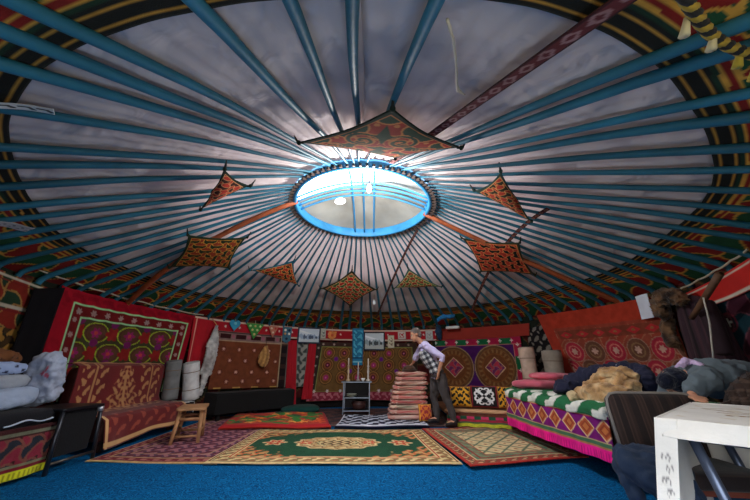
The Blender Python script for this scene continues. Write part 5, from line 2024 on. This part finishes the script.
def striped_chair():
    t = thing('striped_chair', 'upholstered chair with brown striped back and pale edge standing left of the table', 'chair', (2.0, -2.05, 0))
    a = rad(-8)
    M = rotz(a)
    c = np.array([2.16, -1.84, 0])
    T = lambda x, y, z: c + M @ np.array([x, y, z])

    def f(x, y, z):
        p = Pat(x, z, (34, 25, 25))
        s = np.sin(x * 19 + 0.4)
        p.put(s > 0.1, (50, 36, 32))
        p.put(np.abs(s) < 0.1, (74, 56, 48))
        p.put(s > 0.94, (66, 48, 42))
        return p.C
    Mt = M @ rot('X', -0.12)
    MB().slab(T(0, 0.0, 0.555), (0.31, 0.045, 0.245), Mt, f).build('backrest', 'velvet', t)
    back = [q for q in COL.objects if q.parent == t and q.name.startswith('backrest')][0]
    s = np.linspace(-0.31, 0.31, 30)
    fr = [(-0.31, 0.30)] + [(-0.31, 0.70), (-0.30, 0.76), (-0.27, 0.795), (-0.22, 0.803), (0.22, 0.803), (0.27, 0.795), (0.30, 0.76), (0.31, 0.70), (0.31, 0.30)]
    MB().tube([T(x, -0.02 + (0.12 * (z - 0.555)), z) for x, z in fr], 0.009, (130, 124, 118), 8).build('back_piping', 'cotton', back)
    MB().cushion(T(0.0, -0.24, 0.37), (0.27, 0.21, 0.05), None, M, 0.4, 0.25, 50, 16, fn=lambda x, y, z: f(x, y, x)).build('seat', 'velvet', t)
    for x, y in ((-0.25, -0.40), (0.24, -0.40), (-0.26, 0.0), (0.26, 0.0)):
        MB().tube([T(x, y, 0.34), T(x * 1.06, y * 1.04, 0.0)], [0.024, 0.017], (140, 60, 44), 10).build('leg', 'wood', t)
    MB().box(T(0, -0.2, 0.315), (0.5, 0.4, 0.045), (110, 56, 42), M).build('seat_frame', 'wood', t)


striped_chair()

m = MB()
nv = (32, 48, 78)
nv = (26, 42, 66)
c = np.array([1.80, -2.10, 0.43])
m.ball(c + (0, 0, 0.03), (0.12, 0.14, 0.06), nv)
m.tube([c + (-0.06, 0.12, 0.04), c + (-0.12, 0.03, 0.03), c + (-0.13, -0.08, -0.02), c + (-0.10, -0.17, -0.10), c + (-0.06, -0.19, -0.20)], [0.05, 0.06, 0.065, 0.065, 0.045], nv, 12)
m.tube([c + (0.05, -0.10, 0.0), c + (0.02, -0.19, -0.06), c + (0.03, -0.21, -0.18)], [0.07, 0.07, 0.05], nv, 12)
m.tube([c + (-0.13, 0.07, -0.02), c + (-0.16, 0.0, -0.12), c + (-0.15, -0.05, -0.2)], [0.045, 0.055, 0.035], nv, 12)
t = thing('navy_jacket', 'dark navy jacket bundled on the seat of the striped chair', 'jacket', tuple(c))
m.fused('jacket_body', 'cotton', nv, t, 0.016, 5, rough=0.03, rscale=9)


def round_chair():
    t = thing('round_chair', 'dark brown woven chair with a rounded back behind the table', 'chair', (2.8, -2.2, 0))
    ang = math.atan2(TU[1], TU[0])
    M = np.eye(3)
    M[:2, 0], M[:2, 1] = TV, TU
    c = np.array([2.72, -2.29, 0.0])
    T = lambda x, y, z: c + M @ np.array([x, y, z])
    out = [(-0.34, 0.45)] + [(0.34 * math.cos(q), 0.62 + 0.35 * math.sin(q)) for q in np.linspace(PI, 0, 22)] + [(0.34, 0.45)]

    def f(p):
        return p
    # woven back: thick arch with a ribbed face
    nU, nV = 60, 60
    U, V = np.meshgrid(np.linspace(-1, 1, nU), np.linspace(0, 1, nV))
    half = 0.34 * np.sqrt(np.clip(1 - np.clip((V - 0.35) / 0.65, 0, 1) ** 2, 0.0009, 1))
    x = U * half
    z = 0.45 + 0.52 * V
    y = 0.05 * (x / 0.3) ** 2 + 0.006 * np.sin(x * 150)
    P = c + np.stack([x, y, z], -1) @ M.T
    p = Pat(x, z, (58, 46, 42))
    p.put((np.sin(x * 150) * np.sin(z * 110)) > 0.2, (84, 68, 60))
    sheet('backrest', P, p.C, 'carpet', t, 0.05)
    MB().tube([T(x_, 0.05 * (x_ / 0.3) ** 2 - 0.005, z_) for x_, z_ in out], 0.028, (44, 34, 32), 10).build('back_rim', 'wood', t)
    MB().cushion(T(0, 0.26, 0.44), (0.26, 0.24, 0.035), (50, 40, 38), M, 0.4, 0.4, 40, 12).build('seat', 'carpet', t)
    for sx, sy in ((-1, 0), (1, 0), (-1, -1), (1, -1)):
        MB().tube([T(sx * 0.22, 0.04 - sy * 0.38, 0.43), T(sx * 0.24, -sy * 0.42, 0.0)], [0.022, 0.018], (44, 34, 32), 10).build('leg', 'wood', t)


round_chair()


# ================================================================== PEOPLE
SKIN = (190, 136, 108)


def fingers(m, wrist, d, up, s=1.0, curl=0.6, side=1):
    """a hand: palm, four unequal bent fingers and a thumb leaving the side of the palm"""
    d = np.asarray(d, float)
    d /= np.linalg.norm(d)
    up = np.asarray(up, float)
    up -= d * (up @ d)
    up /= np.linalg.norm(up)
    sd = np.cross(d, up) * side
    w = np.asarray(wrist, float)
    M = np.stack([d, sd, up], 1)
    m.ball(w + d * 0.05 * s, (0.055 * s, 0.042 * s, 0.018 * s), SKIN, M, 18, 10)
    for k, L in enumerate((0.066, 0.076, 0.072, 0.056)):
        o = (k - 1.5) * 0.021 * s
        p = w + d * 0.088 * s + sd * o
        pts = [w + d * 0.05 * s + sd * o * 0.8, p]
        a = 0.0
        for j in range(3):
            a += curl * (0.5 if j == 0 else 0.8)
            p = p + (d * math.cos(a) - up * math.sin(a)) * L * s * (0.45, 0.32, 0.23)[j]
            pts.append(p)
        m.tube(pts, np.array([0.0095, 0.0095, 0.009, 0.0085, 0.0065]) * s, SKIN, 8)
    p = w + d * 0.03 * s - sd * 0.032 * s
    q = p + (d * 0.6 - sd * 0.75) * 0.036 * s
    m.tube([w + d * 0.025 * s, p, q, q + (d * 0.9 - sd * 0.1 - up * 0.35) * 0.03 * s], np.array([0.013, 0.013, 0.011, 0.008]) * s, SKIN, 8)


def head(m, c, fwd, up, s=1.0):
    """skull, jaw, nose, brow, lips and ears; returns the head's axes"""
    f = np.asarray(fwd, float)
    f /= np.linalg.norm(f)
    u = np.asarray(up, float)
    u -= f * (u @ f)
    u /= np.linalg.norm(u)
    r = np.cross(f, u)
    M = np.stack([f, r, u], 1)
    c = np.asarray(c, float)
    H = lambda a, b, d: c + (f * a + r * b + u * d) * s
    m.ball(H(-0.012, 0, 0.028), (0.095 * s, 0.076 * s, 0.09 * s), SKIN, M)
    m.ball(H(0.028, 0, -0.038), (0.062 * s, 0.058 * s, 0.075 * s), SKIN, M)
    m.ball(H(0.062, 0, -0.085), (0.026 * s, 0.026 * s, 0.022 * s), SKIN, M)
    m.tube([H(0.082, 0, 0.012), H(0.098, 0, -0.012), H(0.106, 0, -0.03), H(0.088, 0, -0.038)], np.array([0.010, 0.012, 0.016, 0.010]) * s, SKIN, 8)
    m.tube([H(0.078, -0.04, 0.022), H(0.088, 0, 0.026), H(0.078, 0.04, 0.022)], 0.011 * s, SKIN, 8)
    m.ball(H(0.085, 0, -0.062), (0.012 * s, 0.024 * s, 0.010 * s), SKIN, M)
    for b in (-1, 1):
        m.ball(H(-0.005, b * 0.078, 0.0), (0.018 * s, 0.010 * s, 0.03 * s), SKIN, M)
    return H, M


def face_parts(H, M, t, s=1.0):
    for b in (-1, 1):
        MB().ball(H(0.078, b * 0.031, 0.008), (0.008 * s, 0.013 * s, 0.008 * s), (236, 230, 224), M, 10, 6).ball(H(0.084, b * 0.031, 0.008), (0.004 * s, 0.006 * s, 0.006 * s), (40, 28, 22), M, 8, 6).build('eye', 'plastic', t)
        MB().tube([H(0.084, b * 0.014, 0.028), H(0.088, b * 0.032, 0.033), H(0.076, b * 0.05, 0.026)], 0.004 * s, (60, 48, 42), 6).build('eyebrow', 'fur', t)
    MB().tube([H(0.088, -0.022, -0.062), H(0.097, 0, -0.060), H(0.088, 0.022, -0.062)], 0.005 * s, (150, 84, 76), 6).build('mouth', 'skin', t)


def man():
    t = thing('person', 'man in a lavender shirt, checked vest and dark trousers leaning over the quilt pile', 'person', (1.28, 1.45, 0.0))
    Y0 = 1.45
    G = 0.052           # the felt and rugs he stands on
    hipc = np.array([1.25, Y0, 0.84])
    chest = np.array([1.07, Y0, 1.22])
    neck = np.array([0.985, Y0, 1.385])
    hd = np.array([0.875, Y0 - 0.02, 1.53])
    shN, shF = np.array([1.05, Y0 - 0.19, 1.31]), np.array([1.00, Y0 + 0.18, 1.30])
    elN, wrN = np.array([1.30, Y0 - 0.27, 1.13]), np.array([1.22, Y0 - 0.22, 0.90])
    elF, wrF = np.array([0.90, Y0 + 0.30, 1.14]), np.array([0.86, Y0 + 0.42, 1.04])
    hpN, hpF = hipc + (0.02, -0.09, -0.02), hipc + (-0.02, 0.09, -0.02)
    knN, anN = np.array([1.33, Y0 - 0.15, 0.47]), np.array([1.43, Y0 - 0.20, G + 0.08])
    knF, anF = np.array([1.17, Y0 + 0.13, 0.46]), np.array([1.20, Y0 + 0.10, G + 0.08])
    toeN, toeF = np.array([1.26, Y0 - 0.24, G + 0.03]), np.array([1.03, Y0 + 0.06, G + 0.04])

    def limbs(m, k, legs=True, arms=True, torso=True):
        if torso:
            m.tube([hipc + (0, 0, -0.05), hipc + (-0.03, 0, 0.1), (hipc + chest) / 2, chest, (chest + neck) / 2 + (0, 0, 0)], np.array([0.150, 0.150, 0.150, 0.172, 0.12]) * k, SKIN, 18, flat=0.72, x=(0, 1, 0))
            m.tube([shF, (shF + neck) / 2 + (0.02, 0, 0.0), (shN + neck) / 2 + (0.02, 0, 0), shN], np.array([0.065, 0.075, 0.075, 0.065]) * k, SKIN, 12)
        if legs:
            for a, b, c in ((hpN, knN, anN), (hpF, knF, anF)):
                m.tube([a + (0, 0, 0.04), (a + b) / 2, b, b * 0.6 + c * 0.4 + (0.012, 0, 0), c], np.array([0.092, 0.082, 0.060, 0.056, 0.042]) * k, SKIN, 14)
    body = MB()
    limbs(body, 0.86)
    for a, b, c in ((shN, elN, wrN), (shF, elF, wrF)):
        body.tube([a, (a + b) / 2, b, (b + c) / 2, c], [0.048, 0.044, 0.037, 0.034, 0.026], SKIN, 12)
    body.tube([neck + (0.02, 0, -0.05), neck, hd + (0.02, 0, -0.04)], [0.062, 0.055, 0.052], SKIN, 12)
    H, M = head(body, hd, (-0.93, -0.10, -0.36), (-0.28, 0, 0.95), 1.02)
    fingers(body, wrN, (-0.18, 0.1, -1), (0.8, -0.6, 0), 1.0, 0.5, 1)
    fingers(body, wrF, (-0.55, 0.35, -0.55), (-0.3, 0.1, 0.9), 1.0, 0.25, -1)
    for a, b in ((anN, toeN), (anF, toeF)):
        body.tube([a, a * 0.5 + b * 0.5, b], [0.038, 0.036, 0.026], SKIN, 10)
    body.fused('body', 'skin', SKIN, t, 0.009, 3)
    face_parts(H, M, t, 1.02)
    # hair, short and grey
    m = MB()
    m.ball(H(-0.022, 0, 0.045), (0.096, 0.084, 0.088), (90, 84, 80), M)
    m.ball(H(-0.055, 0, -0.01), (0.058, 0.078, 0.07), (90, 84, 80), M)
    m.fused('hair', 'fur', (96, 88, 84), t, 0.010, 2, rough=0.006, rscale=60)
    # clothes
    m = MB()
    limbs(m, 1.0, legs=False)
    for a, b, w in ((shN, elN, wrN), (shF, elF, wrF)):
        m.tube([a, (a + b) / 2, b, b * 0.7 + w * 0.3], [0.070, 0.066, 0.058, 0.054], SKIN, 12)
    m.tube([neck + (0.02, 0, -0.06), neck + (0.0, 0, -0.01)], [0.085, 0.068], SKIN, 12)
    m.fused('shirt', 'cotton', (196, 186, 224), t, 0.011, 4, label='lavender shirt', rough=0.010, rscale=14)
    ax = chest - hipc
    ax /= np.linalg.norm(ax)

    def plaid(V):
        p = Pat(V[:, 1], (V - hipc) @ ax, (40, 42, 50))
        fx = (V - hipc) @ np.cross(ax, (0, 1, 0))
        a = (np.where(np.abs(V[:, 1] - Y0) > 0.11, fx, V[:, 1]) / 0.09) % 1 < 0.5
        b = (p.Y / 0.09) % 1 < 0.5
        p.put(a & b, (214, 214, 214))
        p.put(a ^ b, (110, 112, 120))
        return p.C
    m = MB()
    m.tube([hipc + (-0.03, 0, 0.03), hipc + (-0.05, 0, 0.14), (hipc + chest) / 2 + (-0.02, 0, 0), chest + (-0.03, 0, -0.02), chest * 0.6 + neck * 0.4 + (-0.045, 0, -0.02)], [0.158, 0.162, 0.165, 0.18, 0.125], SKIN, 20, flat=0.74, x=(0, 1, 0))
    m.fused('vest', 'cotton', None, t, 0.011, 4, colfn=plaid, label='black and white checked vest')
    m = MB()
    limbs(m, 1.12, torso=False)
    m.tube([hipc + (0, 0, -0.08), hipc, hipc + (-0.02, 0, 0.07)], [0.15, 0.162, 0.155], SKIN, 18, flat=0.76, x=(0, 1, 0))
    m.fused('trousers', 'cotton', (62, 56, 56), t, 0.011, 4, label='dark grey brown trousers', rough=0.012, rscale=10)
    for a, b in ((anN, toeN), (anF, toeF)):
        m = MB()
        q = np.array([a[0] + 0.03, a[1], G + 0.035])
        m.tube([q, (q + b) / 2 + (0, 0, 0.015), b], [0.042, 0.048, 0.036], SKIN, 12, flat=0.85)
        m.tube([a + (0, 0, 0.02), q + (0, 0, 0.02)], [0.048, 0.046], SKIN, 12)
        m.fused('shoe', 'plastic', (34, 28, 28), t, 0.009, 3)


man()


def bending_person():
    t = thing('person', 'person in a grey blue sweater and lavender scarf bending over behind the table', 'person', (3.35, -1.70, 0))
    hipc = np.array([3.36, -1.62, 0.86])
    chest = np.array([2.90, -1.64, 0.90])
    neck = np.array([2.70, -1.66, 0.915])
    hd = np.array([2.585, -1.66, 0.86])
    shN, shF = np.array([2.72, -1.81, 0.895]), np.array([2.76, -1.47, 0.895])
    elN, wrN = np.array([2.535, -1.82, 0.825]), np.array([2.46, -1.87, 0.782])
    elF, wrF = np.array([2.66, -1.42, 0.70]), np.array([2.54, -1.46, 0.60])
    legs_ = [(hipc + (0.02, s * 0.10, -0.03), np.array([3.34, -1.62 + s * 0.12, 0.46]), np.array([3.38, -1.62 + s * 0.12, 0.08])) for s in (-1, 1)]

    def torso(m, k):
        m.tube([hipc + (0.06, 0, -0.02), hipc, (hipc + chest) / 2 + (0, 0, 0.03), chest, chest * 0.4 + neck * 0.6], np.array([0.13, 0.165, 0.165, 0.18, 0.12]) * k, SKIN, 18, flat=0.76, x=(0, 1, 0))
        m.tube([shF, (shF + neck) / 2 + (0.04, 0, 0.01), (shN + neck) / 2 + (0.04, 0, 0.01), shN], np.array([0.07, 0.085, 0.085, 0.07]) * k, SKIN, 12)

    def legs(m, k):
        for a, b, c in legs_:
            m.tube([a, (a + b) / 2, b, b * 0.6 + c * 0.4, c], np.array([0.105, 0.088, 0.062, 0.058, 0.042]) * k, SKIN, 14)
    m = MB()
    torso(m, 0.88)
    legs(m, 0.88)
    for a, b, c in ((shN, elN, wrN), (shF, elF, wrF)):
        m.tube([a, (a + b) / 2, b, (b + c) / 2, c], [0.05, 0.045, 0.038, 0.034, 0.026], SKIN, 12)
    m.tube([chest * 0.3 + neck * 0.7, neck, hd + (0.03, 0, 0)], [0.06, 0.055, 0.05], SKIN, 12)
    H, M = head(m, hd, (-0.42, 0.42, -0.80), (-0.80, 0.1, 0.5), 1.0)
    fingers(m, wrN, (-0.45, -0.88, -0.08), (0.0, 0.0, 1), 0.95, 0.22, 1)
    fingers(m, wrF, (-0.5, -0.4, -0.8), (-0.6, 0, 0.8), 1.0, 0.5, -1)
    for a, b, c in legs_:
        m.tube([c, c + (-0.08, 0, -0.03), c + (-0.17, 0, -0.05)], [0.038, 0.036, 0.026], SKIN, 10)
    m.fused('body', 'skin', SKIN, t, 0.009, 3)
    face_parts(H, M, t)
    m = MB()
    m.ball(H(-0.02, 0, 0.03), (0.10, 0.09, 0.088), (24, 26, 40), M)
    m.ball(H(-0.02, -0.05, -0.04), (0.07, 0.05, 0.10), (24, 26, 40), M)
    m.ball(H(-0.02, 0.05, -0.04), (0.07, 0.05, 0.10), (24, 26, 40), M)
    m.ball(H(0.02, -0.05, 0.10), (0.07, 0.06, 0.06), (24, 26, 40), M)
    m.fused('hair', 'fur', (22, 26, 42), t, 0.011, 2, label='dark hair', rough=0.006, rscale=50)
    m = MB()
    m.tube([neck + np.array([0.03 + 0.03 * math.sin(q), 0.105 * math.cos(q), 0.02 + 0.085 * math.sin(q)]) for q in np.linspace(0, 2 * PI, 28, endpoint=False)], 0.030, (206, 180, 216), 10, closed=True)
    m.tube([neck + (0.08, 0.02, 0.10), neck + (0.02, 0.0, 0.115), neck + (-0.05, -0.03, 0.085)], [0.03, 0.035, 0.025], (206, 180, 216), 10)
    m.fused('scarf', 'cotton', (200, 176, 212), t, 0.010, 3, label='lavender scarf', rough=0.008, rscale=24)
    m = MB()
    torso(m, 1.12)
    for a, b, w in ((shN, elN, wrN), (shF, elF, wrF)):
        m.tube([a, (a + b) / 2, b, b * 0.2 + w * 0.8], [0.082, 0.076, 0.064, 0.048], SKIN, 12)
    m.fused('sweater', 'cotton', (94, 106, 114), t, 0.012, 4, label='grey blue sweater', rough=0.016, rscale=11)
    m = MB()
    legs(m, 1.12)
    m.tube([hipc + (-0.04, 0, 0.0), hipc + (0.08, 0, -0.02)], [0.165, 0.14], SKIN, 18, flat=0.8, x=(0, 1, 0))
    m.fused('trousers', 'cotton', (40, 40, 50), t, 0.012, 4)
    for a, b, c in legs_:
        m = MB()
        m.tube([c + (0.03, 0, -0.04), c + (-0.08, 0, -0.03), c + (-0.18, 0, -0.045)], [0.042, 0.046, 0.034], SKIN, 12)
        m.tube([c, c + (0.02, 0, -0.03)], [0.046, 0.044], SKIN, 12)
        m.fused('shoe', 'plastic', (30, 28, 30), t, 0.010, 3)


bending_person()

# ================================================================== LIGHT
w = bpy.data.worlds.new('World')
SC.world = w
w.use_nodes = True
wn, wl = w.node_tree.nodes, w.node_tree.links
bg = wn['Background']
# an overcast sky, three times as bright overhead as at the horizon
tcw = wn.new('ShaderNodeTexCoord')
sep = wn.new('ShaderNodeSeparateXYZ')
wl.new(tcw.outputs['Generated'], sep.inputs[0])
mrw = wn.new('ShaderNodeMapRange')
mrw.inputs[1].default_value, mrw.inputs[2].default_value = 0.0, 1.0
mrw.inputs[3].default_value, mrw.inputs[4].default_value = 3.2, 11.0
wl.new(sep.outputs['Z'], mrw.inputs[0])
bg.inputs['Color'].default_value = (0.97, 0.98, 1.0, 1)
wl.new(mrw.outputs[0], bg.inputs['Strength'])


def portal(name, loc, rotv, sx, sy):
    l = bpy.data.lights.new(name, 'AREA')
    l.shape = 'RECTANGLE'
    l.size, l.size_y = sx, sy
    l.cycles.is_portal = True
    o = bpy.data.objects.new(name, l)
    COL.objects.link(o)
    o.location = loc
    o.rotation_euler = rotv
    return o


portal('crown_portal', (0, -0.1, 4.0), (0, 0, 0), 3.0, 3.0)
portal('door_portal', (0, -4.35, 0.98), (rad(90), 0, rad(180)), 3.8, 2.0)

sl = bpy.data.lights.new('sun', 'SUN')
sl.energy = 6.0
sl.angle = rad(6)
sl.color = (1.0, 0.93, 0.82)
pl = bpy.data.lights.new('lamp_light', 'POINT')
pl.energy = 150.0
pl.shadow_soft_size = 0.05
pl.color = (1.0, 0.96, 0.90)
po = bpy.data.objects.new('lamp_light', pl)
COL.objects.link(po)
po.location = (LX, LY, LZ - 0.16)
so = bpy.data.objects.new('sun', sl)
COL.objects.link(so)
so.rotation_euler = Vector((0.13, -0.86, -0.50)).to_track_quat('-Z', 'Y').to_euler()

# ================================================================== CAMERA
cam = bpy.data.cameras.new('camera')
cam.sensor_width = 36
cam.lens = 36 * 292 / 750
cam.clip_start = 0.02
co = bpy.data.objects.new('camera', cam)
COL.objects.link(co)
co.location = (0.05, -4.295, 1.0)
co.rotation_euler = (rad(90 + 21.53), 0, rad(-0.57))
SC.camera = co

SC.view_settings.view_transform = 'Standard'
SC.view_settings.look = 'None'
SC.view_settings.gamma = 1
SC.view_settings.use_curve_mapping = False
SC.view_settings.exposure = 0.0
try:
    SC.cycles.use_denoising = True
    SC.cycles.max_bounces = 8
    SC.cycles.diffuse_bounces = 6
    SC.cycles.sample_clamp_indirect = 8
except Exception:
    pass
